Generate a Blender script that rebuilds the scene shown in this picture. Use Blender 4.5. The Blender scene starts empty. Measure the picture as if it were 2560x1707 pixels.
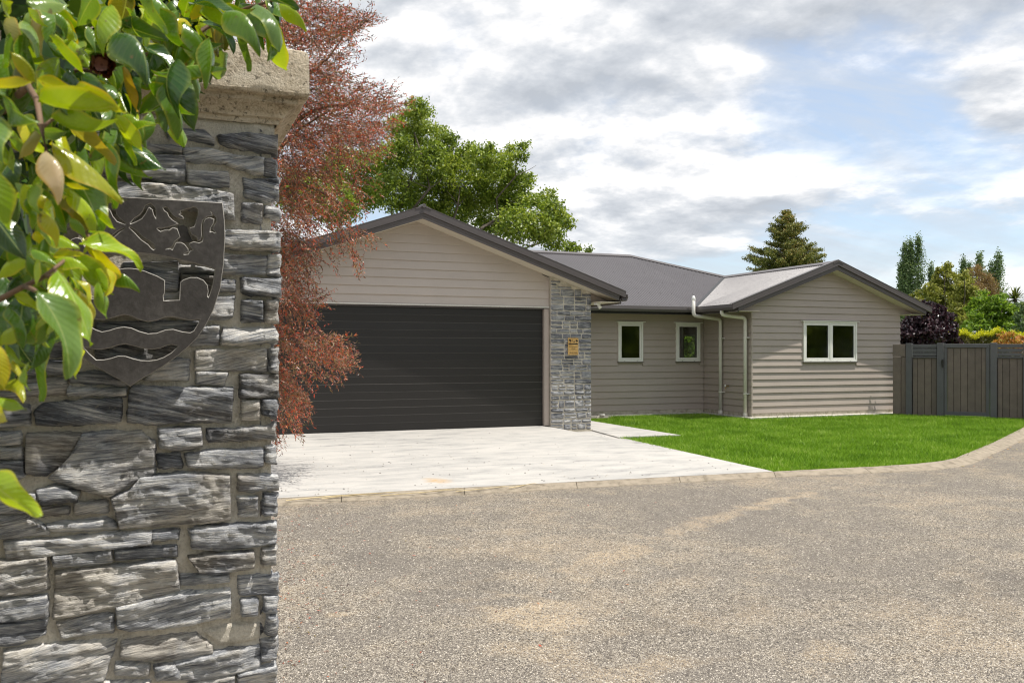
import bpy, bmesh, math, random
import numpy as np
from mathutils import Vector, Matrix, noise
R = random.Random(7)
NR = np.random.RandomState(7)
SC = bpy.context.scene
COL = SC.collection
# ------------------------------------------------------------------ camera
F, HZ, UU, EYE = 2204.0, 881.0, 5520.0, 1.5          # focal (px of a 2560 frame), horizon row, house vanishing offset, eye height
TH = math.atan(F / UU); S_, C_ = math.sin(TH), math.cos(TH)
cam = bpy.data.cameras.new("camera"); camo = bpy.data.objects.new("camera", cam); COL.objects.link(camo)
camo.location = (0, 0, EYE); camo.rotation_euler = (math.pi / 2, 0, -TH)
cam.sensor_width = 36; cam.lens = F / 2560 * 36; cam.shift_y = (HZ - 853.5) / 2560
cam.clip_start = 0.05; cam.clip_end = 3000
cam.dof.use_dof = True; cam.dof.focus_distance = 6.5; cam.dof.aperture_fstop = 13
SC.camera = camo
SC.render.resolution_x, SC.render.resolution_y = 1024, 682
SC.view_settings.view_transform = 'Standard'; SC.view_settings.look = 'None'
SC.view_settings.exposure = 0.92; SC.view_settings.gamma = 1.0
SC.view_settings.use_curve_mapping = False
SC.render.engine = 'CYCLES'
SC.cycles.max_bounces = 6; SC.cycles.transparent_max_bounces = 12
SC.cycles.use_denoising = True; SC.cycles.filter_width = 1.15
SC.cycles.caustics_reflective = False; SC.cycles.caustics_refractive = False
# ------------------------------------------------------------------ sun + sky
SUNV = Vector((0.70, -0.42, 2.0)).normalized()         # towards the sun
SUN_EL = math.asin(SUNV.z); SUN_AZ = math.atan2(SUNV.x, SUNV.y)
sl = bpy.data.lights.new("sun", 'SUN'); sl.energy = 2.9; sl.angle = math.radians(0.6); sl.color = (1, .955, .88)
so = bpy.data.objects.new("sun", sl); COL.objects.link(so)
so.rotation_euler = SUNV.to_track_quat('Z', 'Y').to_euler(); so.location = (10, -10, 30)
W = bpy.data.worlds.new("World"); SC.world = W; W.use_nodes = True
nt = W.node_tree; nt.nodes.clear()
class NB:
    "tiny node builder"
    def __init__(s, tree): s.t = tree
    def n(s, typ, ins=None, **kw):
        nd = s.t.nodes.new(typ)
        for k, v in kw.items(): setattr(nd, k, v)
        for k, v in (ins or {}).items():
            sock = nd.inputs[k]
            if isinstance(v, bpy.types.NodeSocket): s.t.links.new(v, sock)
            else: sock.default_value = v
        return nd
    def m(s, op, a, b=0.0, c=0.0, clamp=False):
        nd = s.n('ShaderNodeMath', {0: a, 1: b, 2: c}, operation=op); nd.use_clamp = clamp
        return nd.outputs[0]
    def v(s, op, a, b=(0, 0, 0)):
        nd = s.n('ShaderNodeVectorMath', {0: a, 1: b}, operation=op); return nd.outputs[0]
    def ramp(s, fac, stops, interp='LINEAR'):
        nd = s.n('ShaderNodeValToRGB', {0: fac}); cr = nd.color_ramp; cr.interpolation = interp
        while len(cr.elements) > 1: cr.elements.remove(cr.elements[-1])
        for i, (p, c) in enumerate(stops):
            e = cr.elements[0] if i == 0 else cr.elements.new(p)
            e.position = p
            e.color = (c, c, c, 1) if not hasattr(c, '__len__') else tuple(c) + (1,)
        return nd.outputs[0]
    def mix(s, fac, a, b, blend='MIX'):
        nd = s.n('ShaderNodeMix', data_type='RGBA', blend_type=blend)
        for k, val in ((0, fac), (6, a), (7, b)):
            if isinstance(val, bpy.types.NodeSocket): s.t.links.new(val, nd.inputs[k])
            else:
                if k and len(val) == 3: val = tuple(val) + (1,)
                nd.inputs[k].default_value = val
        return nd.outputs[2]
    def noise(s, vec, scale, detail=4, rough=.55, dist=0.0, w=None):
        ins = {'Scale': scale, 'Detail': detail, 'Roughness': rough, 'Distortion': dist}
        if vec is not None: ins['Vector'] = vec
        nd = s.n('ShaderNodeTexNoise', ins)
        if w is not None: nd.noise_dimensions = '4D'; nd.inputs['W'].default_value = w
        return nd.outputs[0]
    def link(s, a, b): s.t.links.new(a, b)
b = NB(nt)
sky = b.n('ShaderNodeTexSky', sky_type='NISHITA'); sky.sun_disc = False
sky.sun_elevation = SUN_EL; sky.sun_rotation = SUN_AZ; sky.air_density = 1.0; sky.dust_density = 0.6; sky.ozone_density = 2.0
tc = b.n('ShaderNodeTexCoord').outputs['Generated']
sep = b.n('ShaderNodeSeparateXYZ', {0: tc})
zc = b.m('ADD', b.m('MAXIMUM', sep.outputs[2], 0.0), 0.20)
pv = b.n('ShaderNodeCombineXYZ', {0: b.m('DIVIDE', sep.outputs[0], zc), 1: b.m('DIVIDE', sep.outputs[1], zc), 2: 0.0}).outputs[0]
pup = b.n('ShaderNodeVectorMath', {0: pv, 'Scale': .955}, operation='SCALE').outputs[0]
def dirpx(px, py):
    t = (px - 1280) / F; d = Vector((S_ + t * C_, C_ - t * S_, (HZ - py) / F)); return d.normalized()
def blob(px, py, tight):
    dd = dirpx(px, py)
    dt = b.n('ShaderNodeVectorMath', {0: tc, 1: tuple(dd)}, operation='DOT_PRODUCT').outputs['Value']
    return b.m('POWER', b.m('MAXIMUM', dt, 0.0), tight)
CN = dict(detail=12, rough=.565, dist=.12, w=3.1)
big = b.noise(pv, 1.12, **CN); bigup = b.noise(pup, 1.12, **CN)
wide = b.noise(pv, .42, 3, .5, 0, w=5.5)
cov = b.m('ADD', b.m('ADD', b.m('MULTIPLY', big, .75), b.m('MULTIPLY', wide, .35)), .018)
cov = b.m('SUBTRACT', cov, b.m('MULTIPLY', blob(2100, 420, 90), .095))
cov = b.m('SUBTRACT', cov, b.m('MULTIPLY', blob(1120, 120, 900), .05))
cov = b.m('ADD', cov, b.m('MULTIPLY', blob(1500, 160, 60), .03))
cov = b.m('ADD', cov, b.m('MULTIPLY', blob(2500, 250, 1500), .10))
mask = b.ramp(cov, [(.475, 0.0), (.51, .30), (.545, .85), (.58, 1.0)])
lit = b.m('MULTIPLY', b.m('SUBTRACT', big, bigup), 3.9)            # upper edges of the billows catch the light
fine = b.noise(pv, 5.0, 7, .62, .3, w=1.7); shade = b.noise(pv, .9, 5, .55, .2, w=8.4)
sh = b.m('ADD', b.m('ADD', b.m('MULTIPLY', shade, .52), b.m('MULTIPLY', fine, .30)), b.m('ADD', lit, .12))
sh = b.m('SUBTRACT', sh, b.m('MULTIPLY', b.m('MAXIMUM', b.m('SUBTRACT', cov, .56), 0.0), .9))
ccol = b.ramp(sh, [(.26, (2.8, 3.0, 3.3)), (.40, (3.5, 3.68, 3.95)), (.50, (4.3, 4.42, 4.6)), (.57, (5.1, 5.12, 5.2)), (.66, (6.1, 6.1, 6.05))])
hz = b.ramp(sep.outputs[2], [(0.0, 1.0), (.08, .55), (.17, 0.0)])
ccol = b.mix(b.m('MULTIPLY', hz, .45), ccol, (5.0, 5.3, 5.5))
wisp = b.ramp(b.noise(b.n('ShaderNodeMapping', {'Vector': pv, 'Rotation': (0, 0, .7), 'Scale': (1.0, 3.2, 1)}).outputs[0], 1.3, 9, .62, .9, w=2.2), [(.40, .30), (.62, .75)])
skyc = b.mix(wisp, sky.outputs[0], (3.5, 3.8, 4.2))
mask2 = b.m('MAXIMUM', mask, b.m('MULTIPLY', hz, .6))
bgc = b.mix(mask2, skyc, ccol)
bg = b.n('ShaderNodeBackground', {0: bgc, 1: .102})
wo = b.n('ShaderNodeOutputWorld'); b.link(bg.outputs[0], wo.inputs[0])

# ------------------------------------------------------------------ projection helpers (photo pixel -> place)
def kx(px):
    t = (px - 1280) / F; return (S_ + t * C_) / (C_ - t * S_)
def PY(px, py, Y):
    X = kx(px) * Y; d = X * S_ + Y * C_; return (X, Y, EYE + (HZ - py) * d / F)
def PZ(px, py, z):
    d = F * (EYE - z) / (py - HZ); l = (px - 1280) / F * d; return (d * S_ + l * C_, d * C_ - l * S_, z)
def PD(px, py, d):
    l = (px - 1280) / F * d; return Vector((d * S_ + l * C_, d * C_ - l * S_, EYE + (HZ - py) * d / F))

# ------------------------------------------------------------------ objects helpers
WL = {}
def put(o, parent=None, at=(0, 0, 0)):
    COL.objects.link(o); at = Vector(at)
    if parent is not None:
        o.parent = parent; o.location = at - WL[parent.name]
    else: o.location = at
    WL[o.name] = at
    return o
def tag(o, label=None, cat=None, group=None, kind=None):
    if label: o['label'] = label
    if cat: o['category'] = cat
    if group: o['group'] = group
    if kind: o['kind'] = kind
    return o
def empty(name, at, label, cat, group=None):
    o = bpy.data.objects.new(name, None); o.empty_display_size = .2
    put(o, None, at); return tag(o, label, cat, group)
def mesh(name, verts, faces, mat, parent=None, at=None, smooth=False, kind=None):
    if at is None: at = WL[parent.name] if parent is not None else Vector((0, 0, 0))
    at = Vector(at)
    me = bpy.data.meshes.new(name)
    me.from_pydata([Vector(v) - at for v in verts], [], faces)
    if mat: me.materials.append(mat)
    if smooth: me.polygons.foreach_set('use_smooth', [True] * len(me.polygons))
    me.update()
    o = bpy.data.objects.new(name, me); put(o, parent, at)
    if kind: o['kind'] = kind
    return o
class MB:
    def __init__(s): s.v = []; s.f = []
    def add(s, vs, fs):
        n = len(s.v); s.v += [tuple(v) for v in vs]; s.f += [tuple(i + n for i in f) for f in fs]; return s
    def box(s, x0, x1, y0, y1, z0, z1):
        return s.add([(x0, y0, z0), (x1, y0, z0), (x1, y1, z0), (x0, y1, z0), (x0, y0, z1), (x1, y0, z1), (x1, y1, z1), (x0, y1, z1)],
                     [(0, 3, 2, 1), (4, 5, 6, 7), (0, 1, 5, 4), (1, 2, 6, 5), (2, 3, 7, 6), (3, 0, 4, 7)])
    def loft(s, rings, closed=True, caps=True):
        n = len(rings[0]); base = len(s.v)
        for r in rings: s.v += [tuple(p) for p in r]
        for i in range(len(rings) - 1):
            for j in range(n if closed else n - 1):
                a = base + i * n + j; c = base + i * n + (j + 1) % n
                s.f.append((a, c, c + n, a + n))
        if caps:
            s.f.append(tuple(base + j for j in range(n))[::-1]); s.f.append(tuple(base + (len(rings) - 1) * n + j for j in range(n)))
        return s
    def tube(s, pts, rad, n=8):
        pts = [Vector(p) for p in pts]; rings = []
        for i, p in enumerate(pts):
            t = (pts[min(i + 1, len(pts) - 1)] - pts[max(i - 1, 0)]).normalized()
            u = t.cross(Vector((0, 0, 1)))
            if u.length < .05: u = t.cross(Vector((1, 0, 0)))
            u.normalize(); w = t.cross(u); r = rad[i] if hasattr(rad, '__len__') else rad
            rings.append([p + (u * math.cos(a) + w * math.sin(a)) * r for a in [2 * math.pi * j / n for j in range(n)]])
        return s.loft(rings)
    def prism(s, poly, vec):
        vec = Vector(vec); n = len(poly)
        s.add([Vector(p) for p in poly] + [Vector(p) + vec for p in poly],
              [tuple(range(n))[::-1], tuple(range(n, 2 * n))] + [(i, (i + 1) % n, (i + 1) % n + n, i + n) for i in range(n)])
        return s
    def build(s, name, mat, parent=None, at=None, smooth=False, kind=None, bevel=0):
        o = mesh(name, s.v, s.f, mat, parent, at, smooth, kind)
        bm = bmesh.new(); bm.from_mesh(o.data); bmesh.ops.recalc_face_normals(bm, faces=bm.faces)
        if bevel: bmesh.ops.bevel(bm, geom=bm.edges[:], offset=bevel, segments=1, affect='EDGES', profile=.5)
        bm.to_mesh(o.data); bm.free(); return o
def npmesh(name, V, quads, mat, parent=None, at=(0, 0, 0), kind=None, tint=None, uv=None, smooth=False):
    "V (n,3), quads (m,k)"
    me = bpy.data.meshes.new(name); at = Vector(at)
    V = np.asarray(V, dtype=np.float32) - np.array(at, dtype=np.float32)
    m, k = quads.shape
    me.vertices.add(len(V)); me.vertices.foreach_set('co', V.ravel())
    me.loops.add(m * k); me.loops.foreach_set('vertex_index', quads.ravel().astype(np.int32))
    me.polygons.add(m); me.polygons.foreach_set('loop_start', np.arange(0, m * k, k, dtype=np.int32))
    me.polygons.foreach_set('loop_total', np.full(m, k, dtype=np.int32))
    if smooth: me.polygons.foreach_set('use_smooth', np.ones(m, dtype=bool))
    if tint is not None:
        a = me.attributes.new('tint', 'FLOAT', 'POINT'); a.data.foreach_set('value', np.asarray(tint, dtype=np.float32))
    me.materials.append(mat); me.update(calc_edges=True)
    o = bpy.data.objects.new(name, me); put(o, parent, at)
    if kind: o['kind'] = kind
    return o

# ------------------------------------------------------------------ materials
def material(name, rough=.6, metal=0.0, spec=.5):
    m = bpy.data.materials.new(name); m.use_nodes = True; t = m.node_tree
    p = t.nodes['Principled BSDF']; p.inputs['Roughness'].default_value = rough; p.inputs['Metallic'].default_value = metal
    p.inputs['Specular IOR Level'].default_value = spec
    return m, NB(t), p
def objc(b): return b.n('ShaderNodeTexCoord').outputs['Object']
def pos(b): return b.n('ShaderNodeNewGeometry').outputs['Position']
def rnd(b): return b.n('ShaderNodeObjectInfo').outputs['Random']
def bump(b, p, h, strength, dist):
    n = b.n('ShaderNodeBump', {'Height': h, 'Strength': strength, 'Distance': dist}); b.link(n.outputs[0], p.inputs['Normal'])
def paint(name, col, rough=.5, var=.06, dirt=.12, scale=3.0, metal=0, objvar=.06, bmp=.0):
    m, b, p = material(name, rough, metal)
    P = pos(b); n1 = b.noise(P, scale, 5, .6); n2 = b.noise(P, scale * 14, 3, .6)
    f = b.m('ADD', b.m('MULTIPLY', n1, .7), b.m('MULTIPLY', n2, .3))
    lo = tuple(c * (1 - dirt) for c in col); hi = tuple(min(1, c * (1 + var)) for c in col)
    c = b.ramp(f, [(.3, lo), (.6, col), (.8, hi)])
    v = b.m('ADD', b.m('MULTIPLY', rnd(b), objvar * 2), 1 - objvar)
    c = b.mix(1.0, c, b.n('ShaderNodeCombineColor', {0: v, 1: v, 2: v}).outputs[0], 'MULTIPLY')
    b.link(c, p.inputs['Base Color'])
    b.link(b.m('ADD', b.m('MULTIPLY', n2, .2), rough - .1), p.inputs['Roughness'])
    if bmp: bump(b, p, n2, .4, bmp)
    return m
M = {}
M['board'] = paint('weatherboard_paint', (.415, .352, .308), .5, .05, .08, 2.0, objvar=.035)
M['gable'] = paint('garage_board_bounce_lit', (.49, .43, .38), .5, .05, .08, 2.0, objvar=.03)  # same cladding, painted paler for light bounced off the concrete
M['roof'] = paint('roof_steel', (.145, .134, .138), .40, .08, .10, 1.2, objvar=0)
M['trim'] = paint('barge_steel', (.088, .076, .075), .38, .05, .08, 2.0, objvar=.03)
M['trimhi'] = paint('fascia_steel', (.105, .092, .090), .35, .05, .08, 2.0, objvar=.03)
M['soffit'] = paint('soffit_paint', (.60, .54, .44), .6, .03, .06, 2.0)
M['white'] = paint('white_joinery', (.80, .79, .74), .3, .02, .06, 5.0, objvar=.02)
M['pvc'] = paint('white_downpipe_plastic', (.70, .67, .61), .35, .03, .08, 4.0)
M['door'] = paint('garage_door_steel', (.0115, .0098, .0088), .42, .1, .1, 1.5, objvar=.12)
M['doorline'] = paint('garage_door_groove_sheen', (.072, .067, .062), .35, .1, .1, 1.5, objvar=.3)  # paler door colour standing for the sheen on the grooves
M['alu'] = paint('pale_flashing', (.75, .73, .68), .3, .02, .05, 3.0, metal=.3)
M['fence'] = paint('dark_fence_stain', (.15, .118, .096), .55, .25, .3, 6.0, objvar=.16)
M['fencegrey'] = paint('grey_fence_paint', (.095, .095, .100), .45, .15, .2, 5.0, objvar=.08)
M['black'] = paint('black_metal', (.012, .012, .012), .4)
M['brass'] = paint('brass', (.42, .28, .10), .3, metal=.8)
M['inwall'] = paint('interior_paint', (.42, .38, .31), .7)
M['infloor'] = paint('interior_floor', (.18, .13, .09), .6)
M['timber'] = paint('pale_timber', (.45, .30, .13), .6, .2, .3, 12)
M['twig'] = paint('brown_twig_bark', (.17, .10, .055), .7, .3, .4, 40, bmp=.002)
M['bark'] = paint('grey_tree_bark', (.12, .095, .07), .85, .3, .4, 9, bmp=.02)
M['dead'] = paint('dry_straw', (.55, .44, .24), .7, .3, .3, 30, objvar=.2)
# glass
m, b_, p = material('window_glass', .02); M['glass'] = m
t = m.node_tree
gl = b_.n('ShaderNodeBsdfGlossy', {'Color': (1, 1, 1, 1), 'Roughness': .05}); tr = b_.n('ShaderNodeBsdfTransparent', {'Color': (.62, .66, .62, 1)})
fr = b_.n('ShaderNodeFresnel', {'IOR': 1.52}); fac = b_.m('ADD', b_.m('MULTIPLY', fr.outputs[0], 1.5), .04, clamp=True)
mx = b_.n('ShaderNodeMixShader', {0: fac, 1: tr.outputs[0], 2: gl.outputs[0]}); b_.link(mx.outputs[0], t.nodes['Material Output'].inputs[0])
# schist
def schist(name, sc=1.0, lift=1.0, wm=1.0):
    m, b, p = material(name, .5, 0, .4)
    O = objc(b); r = rnd(b)
    off = b.n('ShaderNodeCombineXYZ', {0: b.m('MULTIPLY', r, 31.0), 1: b.m('MULTIPLY', r, 17.0), 2: b.m('MULTIPLY', r, 53.0)}).outputs[0]
    P = b.v('ADD', O, off)
    tilt = b.n('ShaderNodeVectorRotate', {'Vector': P, 'Angle': b.m('MULTIPLY', b.m('SUBTRACT', r, .5), .5)}, rotation_type='Y_AXIS').outputs[0]
    mp = b.n('ShaderNodeMapping', {'Vector': tilt, 'Scale': (4 * sc, 6 * sc, 46 * sc)}).outputs[0]
    mp2 = b.n('ShaderNodeMapping', {'Vector': tilt, 'Scale': (12 * sc, 16 * sc, 210 * sc)}).outputs[0]
    a = b.noise(mp, 1.0, 9, .68, 1.0); f = b.noise(mp2, 1.0, 8, .72, 1.2); g = b.noise(P, 7 * sc, 4, .6)
    s = b.m('ADD', b.m('ADD', b.m('MULTIPLY', a, .42), b.m('MULTIPLY', f, .42)), b.m('MULTIPLY', g, .16))
    s = b.m('ADD', s, b.m('MULTIPLY', b.m('SUBTRACT', r, .5), .07))
    L = lift
    c = b.ramp(s, [(.38, (.022 * L, .024 * L, .029 * L)), (.44, (.066 * L, .070 * L, .080 * L)), (.49, (.145 * L, .15 * L, .162 * L)),
                   (.54, (.28 * L, .28 * L, .28 * L)), (.61, (.42 * L, .40 * L, .365 * L))])
    w = b.ramp(b.m('ADD', b.noise(P, 5.0 * sc, 4, .6), b.m('MULTIPLY', b.m('SUBTRACT', b.m('FRACT', b.m('MULTIPLY', r, 37.0)), .5), .30)), [(.50, .06), (.66, .75)])
    warm = b.ramp(s, [(.40, (.07 * L, .060 * L, .048 * L)), (.48, (.16 * L, .142 * L, .118 * L)), (.56, (.34 * L, .31 * L, .265 * L))])
    c = b.mix(b.m('MULTIPLY', w, wm), c, warm)
    c = b.mix(b.ramp(b.noise(P, 60 * sc, 4, .7), [(.60, 0.0), (.68, .5)]), c, (.42, .38, .30))
    b.link(c, p.inputs['Base Color'])
    b.link(b.ramp(f, [(.3, .36), (.7, .65)]), p.inputs['Roughness'])
    bump(b, p, b.m('ADD', b.m('MULTIPLY', a, .6), b.m('MULTIPLY', f, .9)), 1.0, .011 / sc)
    return m
M['schist'] = schist('schist_stone', 1.0, 2.2)
M['ledge'] = schist('ledge_stone', .8, 1.45, .12)
def mortar(name, col, dark):
    m, b, p = material(name, .9, 0, .2); P = pos(b)
    n1 = b.noise(P, 9, 6, .65); n2 = b.noise(P, 130, 4, .7)
    s = b.m('ADD', b.m('MULTIPLY', n1, .6), b.m('MULTIPLY', n2, .4))
    b.link(b.ramp(s, [(.36, dark), (.5, col), (.66, tuple(min(1, c * 1.25) for c in col))]), p.inputs['Base Color'])
    bump(b, p, b.m('ADD', n2, b.m('MULTIPLY', n1, .8)), .9, .007); return m
M['mortar'] = mortar('mortar', (.62, .57, .48), (.38, .34, .275))
# cap concrete: weathered, pitted
m, b_, p = material('weathered_cap_concrete', .9, 0, .2); M['cap'] = m; P = pos(b_)
st = b_.n('ShaderNodeMapping', {'Vector': P, 'Scale': (5, 5, 16)}).outputs[0]
n1 = b_.noise(st, 1.3, 6, .65, .4); n2 = b_.noise(P, 150, 4, .7); n3 = b_.noise(P, 60, 5, .75)
s = b_.m('ADD', b_.m('MULTIPLY', n1, .62), b_.m('MULTIPLY', n2, .38))
c = b_.ramp(s, [(.32, (.18, .14, .095)), (.42, (.42, .345, .245)), (.51, (.60, .51, .385)), (.66, (.72, .64, .51))])
c = b_.mix(b_.ramp(n3, [(.38, .85), (.44, 0.0)]), c, (.13, .11, .08))
b_.link(c, p.inputs['Base Color']); bump(b_, p, b_.m('ADD', n2, b_.m('MULTIPLY', n3, 1.2)), .9, .004)
# shield iron
m, b_, p = material('shield_iron', .45, .0, .35); M['iron'] = m; P = pos(b_)
n1 = b_.noise(P, 6, 5, .6); n2 = b_.noise(P, 70, 5, .7)
b_.link(b_.ramp(b_.m('ADD', b_.m('MULTIPLY', n1, .6), b_.m('MULTIPLY', n2, .4)), [(.35, (.036, .032, .029)), (.5, (.062, .055, .051)), (.66, (.11, .10, .093))]), p.inputs['Base Color'])
b_.link(b_.ramp(n2, [(.3, .40), (.7, .6)]), p.inputs['Roughness']); bump(b_, p, n2, .5, .0018)
M['ironedge'] = paint('iron_edge_highlight', (.34, .32, .29), .4)  # sunlit edge highlight painted in as a paler iron
# concrete slab
m, b_, p = material('pale_concrete', .75, 0, .3); M['slab'] = m; P = pos(b_)
st = b_.n('ShaderNodeMapping', {'Vector': P, 'Scale': (1.2, 3.4, 1)}).outputs[0]
n1 = b_.noise(st, 1.4, 7, .62, .5); n2 = b_.noise(P, 60, 4, .7); n3 = b_.noise(P, .45, 3, .5)
s = b_.m('ADD', b_.m('ADD', b_.m('MULTIPLY', n1, .55), b_.m('MULTIPLY', n2, .2)), b_.m('MULTIPLY', n3, .25))
c = b_.ramp(s, [(.38, (.245, .238, .228)), (.45, (.37, .358, .338)), (.57, (.465, .443, .41))])
sp = b_.ramp(b_.noise(P, 34, 2, .5), [(.235, 1.0), (.255, 0.0)])
c = b_.mix(b_.m('MULTIPLY', sp, .7), c, (.10, .08, .06))
def spot(b, P, x, y, rx, ry, ang=0.0, warp=.5, wf=3.2):
    "soft irregular patch on the ground"
    q = b.v('SUBTRACT', P, (x, y, 0)); q = b.n('ShaderNodeVectorRotate', {'Vector': q, 'Angle': -ang}, rotation_type='Z_AXIS').outputs[0]
    q = b.n('ShaderNodeMapping', {'Vector': q, 'Scale': (1 / rx, 1 / ry, 0)}).outputs[0]
    ln = b.n('ShaderNodeVectorMath', {0: q}, operation='LENGTH').outputs['Value']
    ln = b.m('ADD', ln, b.m('MULTIPLY', b.m('SUBTRACT', b.noise(P, wf, 5, .65), .5), warp * 8))
    return b.m('MULTIPLY', b.ramp(ln, [(.2, 1.0), (1.5, 0.0)], 'EASE'), b.ramp(b.noise(P, wf * 4, 6, .7), [(.36, .25), (.58, 1.0)]))
X0, Y0, _ = PZ(1080, 1208, .03)
c = b_.mix(b_.m('MULTIPLY', spot(b_, P, X0 + .05, Y0, .16, .28, .3), .75), c, (.46, .29, .12))
b_.link(c, p.inputs['Base Color']); bump(b_, p, n2, .35, .004)
M['kerb'] = mortar('kerb_concrete', (.30, .255, .195), (.15, .125, .09))
M['plinth'] = mortar('plinth_concrete', (.46, .42, .34), (.24, .21, .15))
M['plinthtop'] = mortar('strip_concrete', (.58, .55, .49), (.36, .33, .28))
M['soil'] = mortar('dark_soil', (.10, .07, .045), (.04, .03, .02))
# chip seal drive
m, b_, p = material('gravel_chip', .9, 0, .25); M['gravel'] = m; P = pos(b_)
vo = b_.n('ShaderNodeTexVoronoi', {'Vector': P, 'Scale': 150.0}); vo2 = b_.n('ShaderNodeTexVoronoi', {'Vector': P, 'Scale': 75.0})
cr = b_.n('ShaderNodeSeparateColor', {0: vo.outputs['Color']}).outputs[0]
cr2 = b_.n('ShaderNodeSeparateColor', {0: vo2.outputs['Color']}).outputs[1]
rr = b_.m('ADD', b_.m('MULTIPLY', cr, .6), b_.m('MULTIPLY', cr2, .4))
c = b_.ramp(rr, [(.10, (.05, .043, .037)), (.28, (.175, .150, .122)), (.46, (.325, .282, .225)), (.70, (.47, .41, .33)), (.95, (.72, .645, .53))])
gap = b_.ramp(vo.outputs['Distance'], [(.35, 0.0), (.75, .75)])
c = b_.mix(gap, c, (.07, .06, .048))
lg = b_.noise(P, .5, 5, .55); md = b_.noise(P, 2.3, 5, .6)
c = b_.mix(b_.ramp(b_.m('ADD', b_.m('MULTIPLY', lg, .6), b_.m('MULTIPLY', md, .4)), [(.41, .55), (.52, 0.0)]), c, (.175, .155, .135))
sand = b_.m('MULTIPLY', b_.ramp(b_.m('ADD', b_.m('MULTIPLY', lg, .5), b_.m('MULTIPLY', md, .5)), [(.50, 0.0), (.64, .36)]), 1.0)
for (px, py, rx, ry, an, st_) in ((1350, 1545, .40, .45, .2, .55), (1340, 1535, .16, .22, .2, .5), (1545, 1385, .9, .22, .55, .45), (1780, 1300, 1.1, .16, .5, .4), (1930, 1255, 1.0, .14, .45, .5), (1360, 1365, .4, .2, .0, .3), (1560, 1690, .5, .25, .3, .35), (1400, 1640, .3, .5, .1, .3),
                                  (2060, 1640, .25, .15, .5, .35), (2330, 1560, .4, .2, .3, .3), (2250, 1520, .3, .15, .3, .25), (845, 1535, .10, .07, 0, .5), (1700, 1460, .5, .15, .5, .2)):
    x, y, _ = PZ(px, py, 0); sand = b_.m('MAXIMUM', sand, b_.m('MULTIPLY', spot(b_, P, x, y, rx * 1.15, ry * 1.15, an), min(.9, st_ * 1.5)))
sc_ = b_.mix(b_.m('MULTIPLY', rr, .8), (.52, .385, .24), (.64, .52, .37))
for (px, py, rx, ry, an, st_) in ((1180, 1460, .5, .22, .5, .5), (1250, 1390, .7, .2, .5, .4), (1700, 1560, .9, .3, .3, .45), (2450, 1480, 1.0, .5, .4, .5), (900, 1400, .8, .3, .3, .3), (1300, 1290, .9, .2, .2, .3)):
    x, y, _ = PZ(px, py, 0); c = b_.mix(b_.m('MULTIPLY', spot(b_, P, x, y, rx, ry, an), st_), c, (.12, .105, .09))
c = b_.mix(b_.m('MULTIPLY', sand, b_.ramp(rr, [(.2, .45), (.5, 1.0)])), c, sc_)
b_.link(c, p.inputs['Base Color'])
bump(b_, p, b_.m('SUBTRACT', rr, b_.m('MULTIPLY', vo.outputs['Distance'], 1.0)), 1.0, .006)
m, b_, p = material('gravel_stones', .8, 0, .3); M['pebble'] = m
tn = b_.n('ShaderNodeAttribute', attribute_name='tint').outputs['Fac']
b_.link(b_.ramp(tn, [(0, (.045, .04, .04)), (.3, (.14, .125, .11)), (.6, (.28, .25, .215)), (.85, (.42, .38, .32)), (1, (.62, .56, .48))]), p.inputs['Base Color'])
# grass
def leafmat(name, stops, trans=.35, rough=.45, spec=.4, tcol=None, attr=True, clump=0.0):
    m, b, p = material(name, rough, 0, spec)
    tn = b.n('ShaderNodeAttribute', attribute_name='tint').outputs['Fac'] if attr else rnd(b)
    if clump:
        tn = b.m('ADD', b.m('MULTIPLY', tn, .75), b.m('MULTIPLY', b.m('SUBTRACT', b.noise(pos(b), clump, 4, .6), .37), .95), clamp=True)
    c = b.ramp(tn, stops); b.link(c, p.inputs['Base Color'])
    tb = b.n('ShaderNodeBsdfTranslucent'); b.link(b.mix(1.0, c, tcol or (1.0, 1.0, .55), 'MULTIPLY'), tb.inputs[0])
    mx = b.n('ShaderNodeMixShader', {0: trans, 1: p.outputs[0], 2: tb.outputs[0]})
    b.link(mx.outputs[0], b.t.nodes['Material Output'].inputs[0]); return m
M['grass'] = leafmat('lawn_grass', [(0, (.045, .11, .008)), (.3, (.14, .28, .018)), (.6, (.26, .44, .035)), (.82, (.40, .57, .08)), (1, (.62, .66, .24))], .35, .5, .3, (.9, 1, .4), clump=1.3)
M['turf'] = mortar('turf_soil', (.07, .12, .018), (.03, .055, .01))
M['field'] = mortar('field_grass', (.06, .11, .02), (.03, .06, .01))
M['oak'] = leafmat('oak_leaves', [(0, (.04, .075, .010)), (.25, (.14, .21, .022)), (.55, (.28, .37, .04)), (1, (.52, .55, .11))], .4, .42, .5, clump=.9)
M['copper'] = leafmat('copper_leaves', [(0, (.035, .014, .014)), (.2, (.12, .048, .040)), (.34, (.25, .12, .095)), (.44, (.12, .11, .03)), (.53, (.27, .20, .07)), (.62, (.42, .22, .17)), (.74, (.62, .07, .025)), (.83, (.55, .18, .05)), (.93, (.62, .42, .35)), (1, (.85, .70, .62))], .35, .42, .5, (1, .8, .5), clump=1.6)
M['conifer'] = leafmat('conifer_needles', [(0, (.04, .06, .018)), (.35, (.14, .165, .045)), (.7, (.28, .27, .07)), (1, (.46, .28, .09))], .2, .6, .3, clump=.35)
M['poplar'] = leafmat('poplar_leaves', [(0, (.06, .10, .04)), (.5, (.18, .26, .11)), (1, (.34, .40, .20))], .3, .5, .4, clump=.3)
M['olive'] = leafmat('olive_needles', [(0, (.08, .105, .022)), (.5, (.30, .31, .06)), (1, (.55, .52, .15))], .3, .6, .3, clump=.5)
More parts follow.
